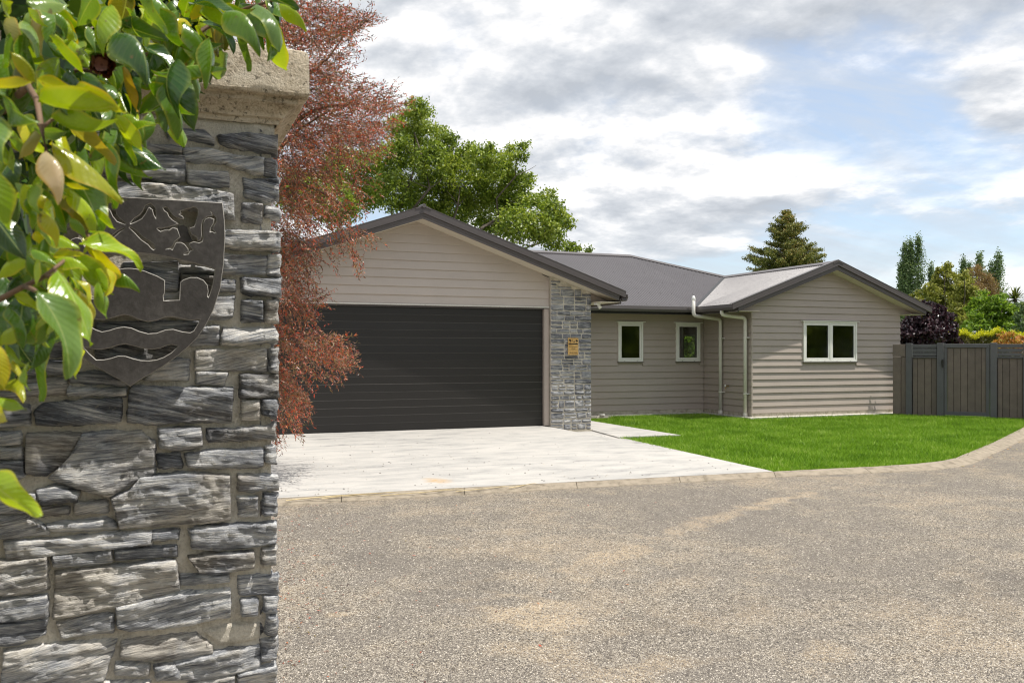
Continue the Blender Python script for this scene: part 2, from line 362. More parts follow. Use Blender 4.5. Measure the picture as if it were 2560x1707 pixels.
M['rust'] = leafmat('rusty_twigs', [(0, (.12, .08, .04)), (.5, (.32, .21, .10)), (1, (.48, .35, .18))], .3, .6, .3, clump=.5)
M['green'] = leafmat('bright_leaves', [(0, (.05, .10, .012)), (.5, (.19, .32, .03)), (1, (.42, .54, .09))], .4, .5, .4, clump=.8)
M['plum'] = leafmat('plum_leaves', [(0, (.012, .006, .010)), (.5, (.035, .016, .024)), (.85, (.085, .04, .05)), (1, (.22, .15, .16))], .2, .35, .6, (1, .5, .6), clump=1.2)
M['yellow'] = leafmat('golden_leaves', [(0, (.25, .27, .02)), (.5, (.58, .58, .02)), (1, (.85, .80, .03))], .35, .5, .4)
M['hedge'] = leafmat('hedge_twigs', [(0, (.05, .05, .02)), (.5, (.13, .12, .04)), (1, (.27, .25, .08))], .3, .6, .3)
M['orange'] = leafmat('orange_shoots', [(0, (.35, .16, .05)), (.5, (.62, .26, .07)), (.8, (.5, .45, .08)), (1, (.8, .5, .2))], .35, .5, .4)
# camellia leaf: uv u across, v along
def camellia(name, cols, edge, rough=.2, trans=.35, vein=(.5, .55, .2)):
    m, b, p = material(name, rough, 0, .6)
    uv = b.n('ShaderNodeUVMap').outputs[0]; sp = b.n('ShaderNodeSeparateXYZ', {0: uv})
    ax = b.m('ABSOLUTE', b.m('SUBTRACT', sp.outputs[0], .5)); r = rnd(b)
    P = pos(b); n1 = b.noise(P, 28, 4, .6)
    c = b.ramp(b.m('ADD', b.m('MULTIPLY', r, .6), b.m('MULTIPLY', n1, .4)), cols)
    vn = b.ramp(ax, [(.008, 1.0), (.03, 0.0)])
    c = b.mix(b.m('MULTIPLY', vn, .55), c, vein)
    sv = b.m('SINE', b.m('MULTIPLY', b.m('SUBTRACT', sp.outputs[1], b.m('MULTIPLY', ax, .55)), 62.0))
    c = b.mix(b.m('MULTIPLY', b.ramp(sv, [(.75, 0.0), (1.0, 1.0)]), .05), c, vein)
    eg = b.ramp(b.m('ADD', ax, b.m('MULTIPLY', b.m('SUBTRACT', n1, .5), .06)), [(.40, 0.0), (.485, 1.0)])
    c = b.mix(b.m('MULTIPLY', eg, .75), c, edge)
    c = b.mix(b.ramp(b.noise(b.v('ADD', P, (7, 3, 1)), 75, 3, .6), [(.66, 0.0), (.72, .8)]), c, (.16, .09, .03))
    c = b.mix(b.ramp(b.noise(P, 9, 2, .5), [(.35, .45), (.6, 0.0)]), c, (.05, .11, .012))
    b.link(c, p.inputs['Base Color'])
    b.link(b.ramp(b.noise(P, 60, 3, .6), [(.3, rough - .05), (.7, rough + .1)]), p.inputs['Roughness'])
    bump(b, p, b.m('ADD', b.m('MULTIPLY', sv, .12), b.m('ADD', n1, b.m('MULTIPLY', b.noise(P, 130, 3, .6), .5))), .3, .002)
    tb = b.n('ShaderNodeBsdfTranslucent'); b.link(b.mix(1.0, c, (1.5, 1.4, .25), 'MULTIPLY'), tb.inputs[0])
    mx = b.n('ShaderNodeMixShader', {0: trans, 1: p.outputs[0], 2: tb.outputs[0]})
    b.link(mx.outputs[0], b.t.nodes['Material Output'].inputs[0]); return m
M['c_bright'] = camellia('leaf_bright_green', [(.2, (.20, .33, .008)), (.5, (.33, .46, .010)), (.8, (.46, .56, .014))], (.55, .52, .03))
M['c_yellow'] = camellia('leaf_yellow_green', [(.2, (.38, .40, .008)), (.5, (.52, .50, .010)), (.8, (.64, .56, .012))], (.65, .42, .03))
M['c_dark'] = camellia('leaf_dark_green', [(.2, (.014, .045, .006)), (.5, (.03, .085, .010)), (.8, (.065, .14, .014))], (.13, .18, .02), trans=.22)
M['c_mid'] = camellia('leaf_mid_green', [(.2, (.07, .16, .010)), (.5, (.13, .25, .012)), (.8, (.21, .34, .018))], (.34, .34, .03))
M['c_olive'] = camellia('leaf_olive', [(.2, (.13, .13, .02)), (.5, (.22, .20, .03)), (.8, (.34, .28, .06))], (.50, .32, .05))
M['c_pink'] = camellia('leaf_faded_pink', [(.2, (.55, .38, .22)), (.5, (.68, .50, .33)), (.8, (.74, .58, .42))], (.62, .36, .04))
M['c_orange'] = camellia('leaf_orange', [(.2, (.45, .22, .02)), (.5, (.60, .32, .03)), (.8, (.65, .42, .05))], (.6, .25, .02))
M['c_grey'] = camellia('leaf_grey_sheen', [(.2, (.10, .19, .04)), (.5, (.17, .28, .06)), (.8, (.26, .37, .09))], (.38, .42, .06), .22)
M['wither'] = paint('withered_petal', (.13, .028, .008), .5, .5, .5, 60, objvar=.3)
# sign
m, b_, p = material('brass_sign_face', .4, .0); M['sign'] = m
b_.link(b_.ramp(b_.noise(pos(b_), 9, 3, .5), [(.3, (.46, .27, .085)), (.7, (.66, .42, .15))]), p.inputs['Base Color'])
M['ink'] = paint('sign_ink', (.03, .02, .012), .6)

# ------------------------------------------------------------------ ground, drive, slab, kerb, path, lawn
g = MB(); g.add([(-400, -200, -.06), (500, -200, -.06), (500, 700, -.06), (-400, 700, -.06)], [(0, 1, 2, 3)])
tag(g.build('ground', M['field']), kind='structure')
g = MB(); g.add([(-25, -15, 0), (45, -15, 0), (45, 13.2, 0), (19, 14.6, 0), (17.5, 13.5, 0), (9, 9.2, 0), (-25, 9.2, 0)], [(0, 1, 2, 3, 4, 5, 6)])
tag(g.build('gravel_driveway', M['gravel']), kind='structure')
KI = [(-6, 9.05), (1.07, 9.04), (2.88, 9.02), (6.8, 8.84), (7.3, 8.82), (8.6, 8.74), (9.2, 8.76), (9.75, 8.86), (10.2, 9.03), (10.8, 9.38), (11.4, 9.72), (12.75, 10.5), (15.9, 12.42), (17.6, 13.45)]
KO = [(-6, 8.84), (1.04, 8.83), (2.82, 8.82), (6.7, 8.66), (7.2, 8.63), (8.55, 8.47), (9.2, 8.44), (9.8, 8.56), (10.3, 8.78), (10.9, 9.13), (11.5, 9.48), (12.85, 10.25), (16.0, 12.15), (17.75, 13.2)]
def resample(P, n):
    P = [Vector(p) for p in P]; L = [0]
    for a, c in zip(P, P[1:]): L.append(L[-1] + (c - a).length)
    out = []
    for i in range(n):
        t = L[-1] * i / (n - 1); j = 0
        while j < len(L) - 2 and L[j + 1] < t: j += 1
        out.append(P[j].lerp(P[j + 1], (t - L[j]) / (L[j + 1] - L[j])))
    return out
NK = 97
# same parameter on both edges: resample pairwise
def pairs(n_per=8):
    o = []
    for (a, c), (d, e) in zip(zip(KI, KI[1:]), zip(KO, KO[1:])):
        L = math.hypot(c[0] - a[0], c[1] - a[1]); n = max(1, int(L / .16))
        for i in range(n): t = i / n; o.append((Vector(a).lerp(Vector(c), t), Vector(d).lerp(Vector(e), t)))
    o.append((Vector(KI[-1]), Vector(KO[-1]))); return o
KP = pairs()
kerb = bpy.data.objects.new('kerb', None); put(kerb, None, (4, 8.9, 0)); kerb['kind'] = 'structure'
def kring(a, c, i):
    w = lambda t, z: (a.x + (c.x - a.x) * t, a.y + (c.y - a.y) * t, z + .004 * noise.noise(Vector((i * .7, t * 5, 3))))
    return [w(0, -.05), w(0, .046), w(.16, .050), w(.34, .047), w(.62, .026), w(.93, .008), w(1, -.01), w(1, -.05)]
i = 0
while i < len(KP) - 1:
    j = min(i + 8, len(KP) - 1); rings = []
    seg = KP[i:j + 1]
    for q, (a, c) in enumerate(seg):
        a, c = a.copy(), c.copy()
        if q == 0 and i > 0: nx = seg[1]; a = a.lerp(nx[0], .012); c = c.lerp(nx[1], .012)
        if q == len(seg) - 1 and j < len(KP) - 1: nx = seg[-2]; a = a.lerp(nx[0], .03); c = c.lerp(nx[1], .03)
        rings.append(kring(a, c, i + q))
    MB().loft(rings).build('kerb_segment', M['kerb'], kerb, rings[0][1]); i = j
# concrete apron in front of the garage
def kerbY(X):
    for a, c in zip(KI, KI[1:]):
        if a[0] <= X <= c[0]: return a[1] + (c[1] - a[1]) * (X - a[0]) / (c[0] - a[0])
    return 9
nx_, ny_ = 34, 26; V = []; Fq = []
for i in range(nx_ + 1):
    for j in range(ny_ + 1):
        u, v = i / nx_, j / ny_
        xr = 6.97 + .55 * v; X = .85 + (xr - .85) * u
        y0 = kerbY(X) + .006; Y = y0 + (14.97 - y0) * v
        zt = .150 if X < 6.6 else .150 - .115 * min(1, (X - 6.6) / .55)
        if X > 7.0: zt = .035
        V.append((X, Y, .047 + (zt - .047) * min(1, v * 1.02)))
for i in range(nx_):
    for j in range(ny_):
        a = i * (ny_ + 1) + j; Fq.append((a, a + ny_ + 1, a + ny_ + 2, a + 1))
n0 = len(V); edge = [nx_ * (ny_ + 1) + j for j in range(ny_ + 1)]
for e_ in edge: V.append((V[e_][0], V[e_][1], -.05))
for j in range(ny_): Fq.append((edge[j], n0 + j, n0 + j + 1, edge[j + 1]))
tag(mesh('concrete_apron', V, Fq, M['slab']), kind='structure')
pth = MB(); 
pth.add([(7.26, 13.28, -.05), (8.46, 13.23, -.05), (8.46, 17.75, -.05), (7.53, 17.75, -.05), (7.53, 15.0, -.05),
         (7.26, 13.28, .058), (8.46, 13.23, .058), (8.46, 17.75, .058), (7.53, 17.75, .058), (7.53, 15.0, .058)],
        [(5, 6, 7, 8, 9), (0, 1, 6, 5), (1, 2, 7, 6), (2, 3, 8, 7), (3, 4, 9, 8), (4, 0, 5, 9)])
tag(pth.build('entry_path', M['slab']), kind='structure')
LAWN = [(7.0, 8.86)] + [(p[0], p[1] + .005) for p in KI[4:]] + [(17.9, 13.6), (16.3, 15.95), (16.83, 15.97), (12.0, 15.97), (12.0, 17.85), (8.45, 17.85), (8.45, 13.24), (7.26, 13.29), (7.3, 13.0)]
lw = MB(); lw.add([(x, y, .004) for x, y in [(6.9, 8.9)] + [(p[0], p[1]) for p in KI[4:]] + [(19, 14.6), (19, 20), (7.3, 20), (7.3, 13.0)]], [tuple(range(len(KI) - 4 + 5))])
tag(lw.build('lawn', M['turf']), kind='structure')
bd = MB(); bd.add([(-6, 9.06, .01), (.85, 9.06, .01), (.85, 15, .05), (-6, 15, .05)], [(0, 1, 2, 3)])
tag(bd.build('planting_bed_ground', M['soil']), kind='structure')
sl_ = MB(); sl_.add([(8.46, 17.2, .012), (9.5, 17.45, .012), (10.6, 17.82, .012), (10.6, 17.9, .012), (8.46, 17.9, .012)], [(0, 1, 2, 3, 4)])
tag(sl_.build('soil_strip_ground', M['soil']), kind='structure')
def inpoly(x, y, P):
    c = np.zeros(len(x), dtype=bool); n = len(P)
    for i in range(n):
        x1, y1 = P[i]; x2, y2 = P[(i + 1) % n]
        if y1 == y2: continue
        cond = ((y1 > y) != (y2 > y)) & (x < (x2 - x1) * (y - y1) / (y2 - y1) + x1); c ^= cond
    return c
def blades(name, x, y, z, h, wd, mat, lean=.5, tint=None, parent=None, kind='stuff'):
    n = len(x); a = NR.rand(n) * 6.283; la = a + NR.randn(n) * .6; ln = NR.rand(n) * lean * h
    V = np.zeros((n, 3, 3)); cx, sx = np.cos(a) * wd / 2, np.sin(a) * wd / 2
    V[:, 0] = np.stack([x - cx, y - sx, z - .004], 1); V[:, 1] = np.stack([x + cx, y + sx, z - .004], 1)
    V[:, 2] = np.stack([x + np.cos(la) * ln, y + np.sin(la) * ln, z + h], 1)
    t = np.repeat(NR.rand(n) if tint is None else tint, 3)
    return npmesh(name, V.reshape(-1, 3), np.arange(n * 3).reshape(n, 3), mat, parent, kind=kind, tint=t)
n = 480000; x = NR.uniform(7, 18, n); y = NR.uniform(8.7, 18, n)
k = inpoly(x, y, LAWN) & ~((y > 17.3) & (x < 9.5)); x, y = x[k], y[k]
pt = np.array([noise.noise(Vector((a * .9, c * .9, 0))) for a, c in zip(x[::40], y[::40])]); pt = np.repeat(pt, 40)[:len(x)]
if len(pt) < len(x): pt = np.pad(pt, (0, len(x) - len(pt)))
x = x + NR.randn(len(x)) * .02; y = y + NR.randn(len(x)) * .02
hh = NR.uniform(.03, .085, len(x)) * (1 + .35 * pt)
blades('lawn_grass', x, y, np.full(len(x), .004), hh, NR.uniform(.008, .017, len(x)), M['grass'], 1.3, tint=np.clip(.48 + NR.randn(len(x)) * .27 + .30 * pt, 0, 1))
# thin wisps of long grass along the footing
wx, wy = [], []
for q in range(46):
    t = R.random()
    cx, cy = R.choice([(12.0 + 4.6 * t, 15.93), (12.6 + 2 * t, 15.93), (11.94, 16.0 + 1.6 * t), (8.8 + 3.2 * t, 17.8)])
    for _ in range(R.randint(2, 5)): wx.append(cx + R.uniform(-.04, .04)); wy.append(cy + R.uniform(-.04, .02))
wx, wy = np.array(wx), np.array(wy)
blades('long_grass', wx, wy, np.zeros(len(wx)), NR.uniform(.09, .24, len(wx)), np.full(len(wx), .007), M['hedge'], .8)
# loose stones on the drive (near part), bigger dark chips, fallen leaves
def pebbles(name, x, y, z, r, mat):
    n = len(x); base = np.array([(1, 0, 0), (0, 1, 0), (-1, 0, 0), (0, -1, 0), (0, 0, .75)])
    f = np.array([(0, 1, 4), (1, 2, 4), (2, 3, 4), (3, 0, 4)])
    a = NR.rand(n) * 6.28; V = np.repeat(base[None], n, 0) * (1 + NR.uniform(-.35, .35, (n, 5, 3)))
    V *= (r * 1.0)[:, None, None]; V[:, :, 0] *= NR.uniform(.8, 1.5, n)[:, None]
    c, s = np.cos(a)[:, None], np.sin(a)[:, None]; X = V[:, :, 0] * c - V[:, :, 1] * s; Y = V[:, :, 0] * s + V[:, :, 1] * c
    V = np.stack([X + x[:, None], Y + y[:, None], V[:, :, 2] + np.asarray(z).reshape(-1, 1)], 2)
    Q = (f[None] + (np.arange(n) * 5)[:, None, None]).reshape(-1, 3)
    return npmesh(name, V.reshape(-1, 3), Q, mat, kind='stuff', tint=np.repeat(NR.rand(n), 5))
n = 130000; dd = 3.9 + NR.rand(n) ** 1.6 * 6.5; tt = NR.uniform(-.34, .62, n); ll = tt * dd
x = dd * S_ + ll * C_; y = dd * C_ - ll * S_; k = (y < 8.45) ; x, y, dd = x[k], y[k], dd[k]
pebbles('loose_gravel', x, y, np.full(len(x), -.0005), NR.uniform(.0022, .0052, len(x)) * (1 + (dd - 3.9) * .05), M['pebble'])
n = 330; x = NR.uniform(1, 7.2, n); y = 9.1 + NR.rand(n) ** 1.7 * 5; k = x < 6.9
zz = .05 + (y - 9) / 5.8 * .1
pebbles('grit_on_concrete', x[k], y[k], zz[k], NR.uniform(.004, .011, k.sum()), M['pebble'])
def litter(name, x, y, z, size, mat):
    n = len(x); a = NR.rand(n) * 6.28; V = np.zeros((n, 4, 3)); u = np.stack([np.cos(a), np.sin(a)], 1); w = np.stack([-u[:, 1], u[:, 0]], 1)
    for i, (p, q, zq) in enumerate(((-1, 0, .05), (0, -.35, .2), (1, 0, .35), (0, .35, .15))):
        V[:, i, :2] = np.stack([x, y], 1) + u * (p * size)[:, None] + w * (q * size)[:, None]; V[:, i, 2] = z + size * zq * NR.uniform(.2, 1.2, n)
    return npmesh(name, V.reshape(-1, 3), np.arange(n * 4).reshape(n, 4), mat, kind='stuff', tint=np.repeat(NR.rand(n), 4))
n = 900; x = NR.gamma(1.3, .28, n) + .2; y = NR.uniform(3.5, 8.9, n); x = x + (y - 3.5) * .12
litter('fallen_leaves', x, y, np.full(n, .004), NR.uniform(.006, .014, n), M['copper'])
n = 60; litter('scattered_leaves', NR.uniform(1, 8, n), NR.uniform(4, 9, n), np.full(n, .004), NR.uniform(.008, .018, n), M['copper'])
n = 260; q = NR.randint(0, len(KP), n); x = np.array([KP[i][1].x for i in q]) + NR.randn(n) * .08; y = np.array([KP[i][1].y for i in q]) - np.abs(NR.randn(n)) * .12
k = (x > 9.4); litter('dry_debris', x[k], y[k], np.full(k.sum(), .004), NR.uniform(.01, .03, k.sum()), M['orange'])
# straws lying over the kerb
STL = ['long dry straw starting closest to the stone pillar, flattest of the kerb straws', 'steep dry straw crossing the kerb second from the stone pillar', 'long pale straw lying across the middle of the straw tangle on the kerb', 'short dry straw sloping up just past the middle of the kerb straws',
       'long thin straw whose tip reaches furthest along the kerb but one', 'short steep straw at the far end of the straws on the kerb', 'short straw lying level on the kerb edge behind the others']
for (x0, L_, an, z_) in ((1.15, 1.3, .12, .045), (1.5, .9, .22, .04), (2.1, 1.2, .10, .035), (2.5, .55, .3, .04), (2.9, 1.1, .14, .035), (3.5, .5, .35, .04), (1.3, .8, -.02, .05)):
    pts = [(x0 + L_ * t, 8.86 + math.sin(an) * L_ * t + .03 * math.sin(t * 5 + x0), z_ + .012 * math.sin(t * 3.1)) for t in [i / 9 for i in range(10)]]
    o = MB().tube(pts, [.0045 - .003 * i / 9 for i in range(10)], 4).build('grass_straw', M['dead'], None, pts[0])
    tag(o, STL.pop(0), 'straw', 'dry straws lying on the kerb')

# ------------------------------------------------------------------ house
HS = empty('house', (9, 18, 0), 'single storey taupe weatherboard house with dark garage door and brown steel roof', 'house')
def part(name, mat=None, at=None, kind=None, mb=None, bevel=0): 
    return mb.build(name, mat, HS, at, kind=kind, bevel=bevel)
def panel_wall(mb, axis, c0, c1, a0, a1, z0, z1, opens):
    "solid wall cut by rectangular openings. axis 'x': spans a along X, thickness c along Y"
    A = sorted({a0, a1} | {v for o in opens for v in o[:2]}); Z = sorted({z0, z1} | {v for o in opens for v in o[2:]})
    for p, q in zip(A, A[1:]):
        for r, s in zip(Z, Z[1:]):
            if any(o[0] <= p and q <= o[1] and o[2] <= r and s <= o[3] for o in opens): continue
            if axis == 'x': mb.box(p, q, c0, c1, r, s)
            else: mb.box(c0, c1, p, q, r, s)
    return mb
Yg, Yr, Yw, Xs = 14.83, 18.07, 16.2, 12.2
XR = 16.52; Yc_ = 14.46
w1 = (9.861, 10.519, 1.284, 2.205); w2 = (11.425, 12.098, 1.284, 2.205); w3 = (13.615, 15.168, 1.284, 2.211)
wall_r = panel_wall(MB(), 'x', Yr + .03, Yr + .15, 7.55, Xs + .1, .1, 2.45, [w1, w2]).build('wall', M['board'], HS, (10, Yr, 1))
wall_s = MB().box(Xs + .03, Xs + .15, Yw + .15, Yr + .03, .1, 2.45).build('wall', M['board'], HS, (Xs, 17, 1))
wall_w = panel_wall(MB(), 'x', Yw + .03, Yw + .15, Xs + .03, XR - .03, .1, 2.45, [w3]).build('wall', M['board'], HS, (14.3, Yw, 1))
wall_e = panel_wall(MB(), 'y', XR - .15, XR - .03, Yw + .15, 26.2, .1, 2.45, [(17.75, 18.35, .9, 2.1), (24.75, 26.0, .25, 2.1)]).build('wall', M['board'], HS, (XR, 21, 1))
MB().box(0, XR - .15, 26.2, 26.32, .1, 2.45).build('wall', M['board'], HS, (8, 26.2, 1))
MB().box(-.1, .82, Yr + .03, Yr + .15, .1, 2.45).build('wall', M['board'], HS, (0, Yr, 1))
MB().box(-2, 7.95, 17.52, Yr + .15, 2.42, 2.44).build('soffit', M['soffit'], HS, (0, 17.6, 2.43))
MB().box(.3, .82, Yc_, 17.5, 2.43, 2.44).build('soffit', M['soffit'], HS, (.5, 16, 2.43))
MB().box(-.1, 0, 17.6, 26.32, .1, 2.45).build('wall', M['board'], HS, (0, 22, 1))
MB().box(7.35, 7.47, 15.05, Yr + .03, .0, 2.45).build('wall', M['board'], HS, (7.4, 16, 1))
MB().box(.82, .94, 15.05, 20, .0, 2.45).build('wall', M['board'], HS, (.85, 17, 1))
# interior
MB().box(7.6, XR - .16, Yr + .16, 26.19, .10, .16).box(Xs + .16, XR - .16, Yw + .16, Yr + .15, .10, .16).build('interior_floor', M['infloor'], HS)
MB().box(7.48, XR - .16, Yr + .16, 26.19, 2.36, 2.42).box(Xs + .16, XR - .16, Yw + .16, Yr + .15, 2.36, 2.42).build('interior_ceiling', M['inwall'], HS)
MB().box(7.5, 7.58, Yr + .16, 26.19, .16, 2.36).box(7.6, XR - .16, 26.1, 26.19, .16, 2.36).box(11.0, 11.1, Yr + .16, 22.0, .16, 2.36).box(14.6, 14.7, 22.8, 26.1, .16, 2.36)\
    .box(Xs + .16, Xs + .22, Yw + .16, Yr + .1, .16, 2.36).build('interior_wall', M['inwall'], HS)
# weatherboards
def boardX(x0b, x1b, x0t, x1t, z0, z1, Y, parent, mat):
    rings = []
    for (xb, xt) in ((x0b, x0t), (x1b, x1t)):
        rings.append([(xb, Y + .03, z0), (xb, Y + .001, z0), (xb, Y, z0 + .004), (xt, Y + .024, z1), (xt, Y + .03, z1)])
    return MB().loft(rings).build('weatherboard', mat, parent, ((x0b + x1b) / 2, Y, z0))
def boardY(y0, y1, z0, z1, X, parent, mat):
    rings = [[(X + .03, y, z0), (X + .001, y, z0), (X, y, z0 + .004), (X + .024, y, z1), (X + .03, y, z1)] for y in (y0, y1)]
    return MB().loft(rings).build('weatherboard', mat, parent, (X, (y0 + y1) / 2, z0))
def rows(x0, x1, z0, n, Y, opens, parent, mat, pitch=.15):
    for i in range(n):
        za, zb = z0 + i * pitch, z0 + (i + 1) * pitch + .004
        cuts = [(o[0], o[1]) for o in opens if o[2] < zb - .01 and o[3] > za + .01]
        xs = [x0] + [v for c in sorted(cuts) for v in c] + [x1]
        for a, c in zip(xs[::2], xs[1::2]): boardX(a, c, a, c, za, zb, Y, parent, mat)
rows(7.5, Xs, .145, 15, Yr, [w1, w2], wall_r, M['board'])
rows(Xs + .0, XR, .145, 15, Yw, [w3], wall_w, M['board'])
for i in range(15): boardY(Yw + .032, Yr + .0, .145 + i * .15, .145 + (i + 1) * .15 + .004, Xs, wall_s, M['board'])
for i in range(15):
    MB().box(Xs - .006, Xs + .03, Yw + .0025, Yw + .031, .146 + i * .15, .293 + i * .15).build('corner_soaker', M['board'], wall_s, (Xs, Yw, .15 + i * .15))
# gable boards, rakes
WR, WZ, WS = 14.33, 3.59, .365           # wing ridge x, top z, slope
GR, GZ, GS = 4.14, 3.975, .346           # garage
wtop = lambda X: WZ - WS * abs(X - WR)
gtop = lambda X: GZ - GS * abs(X - GR)
def gable(parent, mat, Y, R_, Z_, S2, drop, z0, n, xl, xr):
    for i in range(n):
        za, zb = z0 + i * .15, z0 + (i + 1) * .15 + .004
        hb = (Z_ - drop - za) / S2; ht = (Z_ - drop - zb) / S2
        if hb <= .05: break
        ht = max(ht, .01)
        a, c = max(xl, R_ - hb), min(xr, R_ + hb); d, e = max(xl, R_ - ht), min(xr, R_ + ht)
        if c - a < .05: continue
        boardX(a, c, max(a, d), min(c, max(e, a + .02)), za, zb, Y, parent, mat)
gw = MB().prism([(11.7, Yw + .03, 2.396), (16.98, Yw + .03, 2.396), (16.98, Yw + .03, wtop(16.98) - .215), (WR, Yw + .03, WZ - .215), (11.7, Yw + .03, wtop(11.7) - .215)], (0, .08, 0)).build('gable_wall', M['board'], HS, (WR, Yw, 3))
gable(gw, M['board'], Yw, WR, WZ, WS, .212, 2.395, 8, 11.66, 17.02)
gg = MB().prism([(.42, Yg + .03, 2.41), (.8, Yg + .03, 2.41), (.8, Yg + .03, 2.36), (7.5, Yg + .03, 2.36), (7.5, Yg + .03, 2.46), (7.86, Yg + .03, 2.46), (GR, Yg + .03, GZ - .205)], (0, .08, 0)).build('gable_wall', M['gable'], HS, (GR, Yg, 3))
for i in range(11):
    za, zb = 2.345 + i * .15, 2.345 + (i + 1) * .15 + .004
    hb = (GZ - .205 - za) / GS; ht = max((GZ - .205 - zb) / GS, .01)
    if hb < .08: break
    a, c = max(.8, GR - hb), min(6.652, GR + hb); d, e = max(.8, GR - ht), min(6.652, GR + ht)
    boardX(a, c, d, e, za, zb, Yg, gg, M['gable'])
MB().prism([(7.52, Yg, 2.44), (7.93, Yg, 2.44), (7.52, Yg, gtop(7.52) - .205)], (0, .03, 0)).build('eave_return', M['board'], HS, (7.6, Yg, 2.5))
# garage piers either side of the door, jambs, strip
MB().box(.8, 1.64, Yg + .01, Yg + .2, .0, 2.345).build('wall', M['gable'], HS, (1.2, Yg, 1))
MB().box(6.562, 6.652, Yg + .0, Yg + .2, .152, 2.30).build('door_jamb', M['board'], HS, (6.6, Yg, 1))
MB().box(1.645, 1.745, Yg + .0, Yg + .2, .152, 2.30).build('door_jamb', M['board'], HS, (1.7, Yg, 1))
MB().box(.8, 6.657, Yg - .018, Yg + .02, 2.318, 2.343).build('door_head_flashing', M['alu'], HS, (4, Yg, 2.33), bevel=.003)
MB().box(.8, 6.657, Yg + .02, Yg + .2, 2.29, 2.41).build('door_head', M['trim'], HS, (4, Yg, 2.35))
GD = MB().box(1.745, 6.562, Yg + .095, Yg + .13, .152, 2.295).build('garage_door', M['door'], HS, (4.15, Yg + .1, 1.2))
nP = 16; ph = (2.295 - .156) / nP
for i in range(nP):
    za, zb = .156 + i * ph, .156 + (i + 1) * ph
    tl = R.uniform(-.0022, .0022); Yd = Yg + .075
    rings = [[(x, Yd + .018, za + .002), (x, Yd + tl, za + .002), (x, Yd - tl, zb - .006), (x, Yd + .008, zb - .002), (x, Yd + .018, zb - .002)] for x in (1.75, 6.557)]
    MB().loft(rings).build('door_panel', M['door'], GD, (4.15, Yd, za))
MB().box(1.75, 6.557, Yg + .066, Yg + .09, .150, .160).build('bottom_seal', M['black'], GD, (4.15, Yg, .15))
for i in range(1, nP):   # sheen along each groove, painted as a paler strip
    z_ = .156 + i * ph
    MB().box(1.752, 6.555, Yg + .0765, Yg + .09, z_ - .0045, z_ + .0030).build('groove_sheen', M['doorline'], GD, (4.15, Yg, z_))
# plinths, strips
MB().box(7.5, Xs - .0, Yr + .012, Yr + .03, .06, .15).box(Xs + .012, Xs + .03, Yw + .012, Yr + .012, .06, .15).box(Xs + .03, XR - .012, Yw + .012, Yw + .03, .06, .15).build('plinth', M['plinth'], HS, (12, Yw, .1))
MB().box(7.5, Xs - .2, Yr - .2, Yr + .1, -.04, .068).box(Xs - .2, Xs + .04, Yw - .22, Yr + .1, -.04, .067).box(Xs + .04, 16.83, Yw - .22, Yw + .1, -.04, .069).build('footing_strip', M['plinthtop'], HS, (12, Yw, .0))
MB().box(16.42, 16.5, Yw - .02, Yw + .012, .075, .14).build('timber_block', M['timber'], HS)
MB().tube([(9.35, 17.92, .068), (9.35, 17.92, .1)], .08, 14).build('drain_cap', M['white'], HS)
# ---- roofs
def corr(name, us, lo, hi, P, N, parent=HS, amp=.0165, per=.0762):
    "P(u,v)->point on plane, N normal; v from lo(u) to hi(u)"
    V = []; Fq = []
    N = Vector(N)
    for u in us:
        a = math.cos(2 * math.pi * u / per) * amp
        for v in (lo(u), hi(u)): V.append(Vector(P(u, v)) + N * a)
    for i in range(len(us) - 1): Fq.append((2 * i, 2 * i + 2, 2 * i + 3, 2 * i + 1))
    return mesh(name, V, Fq, M['roof'], parent, None, smooth=True)
st_ = .0762 / 8
frange = lambda a, c: [a + i * st_ for i in range(int((c - a) / st_) + 1)]
mz = lambda Y: 2.54 + .365 * (Y - 17.45)
nF = Vector((0, -.365, 1)).normalized()
RX = WR - 1.9
mtop = lambda X: 22.1 if X <= RX else 22.1 - (X - RX)
mlo = lambda X: 17.40 if X < 11.52 else X + 5.879
corr('roof', frange(.2, 14.31), mlo, mtop, lambda u, v: (u, v, mz(v)), nF)
MB().add([(.2, 22.1, 4.24), (RX, 22.1, 4.24), (17.05, 26.75, 2.54), (-2, 26.75, 2.54), (-2, 17.4, 2.52), (.2, 17.4, 2.52)], [(0, 1, 2, 3), (0, 3, 4), (0, 4, 5)]).build('roof', M['roof'], HS)
nL = Vector((-WS, 0, 1)).normalized()
corr('roof', frange(Yw - .30, 20.2), lambda v: max(11.50, v - 5.879), lambda v: WR - .01, lambda u, v: (v, u, WZ - .043 - WS * (WR - v)), nL)
MB().add([(WR, Yw - .3, WZ - .04), (17.1, Yw - .3, WZ - .04 - WS * 2.77), (17.1, 26.8, WZ - .04 - WS * 2.77), (RX, 22.1, 4.24), (WR, 20.2, WZ - .04)], [(0, 1, 2, 3, 4)]).build('roof', M['roof'], HS)
gl_ = lambda u, v: (v, u, GZ - .03 - GS * abs(v - GR))
corr('roof', frange(Yg - .4, 21.4), lambda u: GR, lambda u: 7.98 if u < 17.5 else max(GR + .02, 7.98 - (u - 17.5)), gl_, (GS, 0, 1))
corr('roof', frange(Yg - .4, 21.4), lambda u: GR, lambda u: .3, gl_, (-GS, 0, 1))
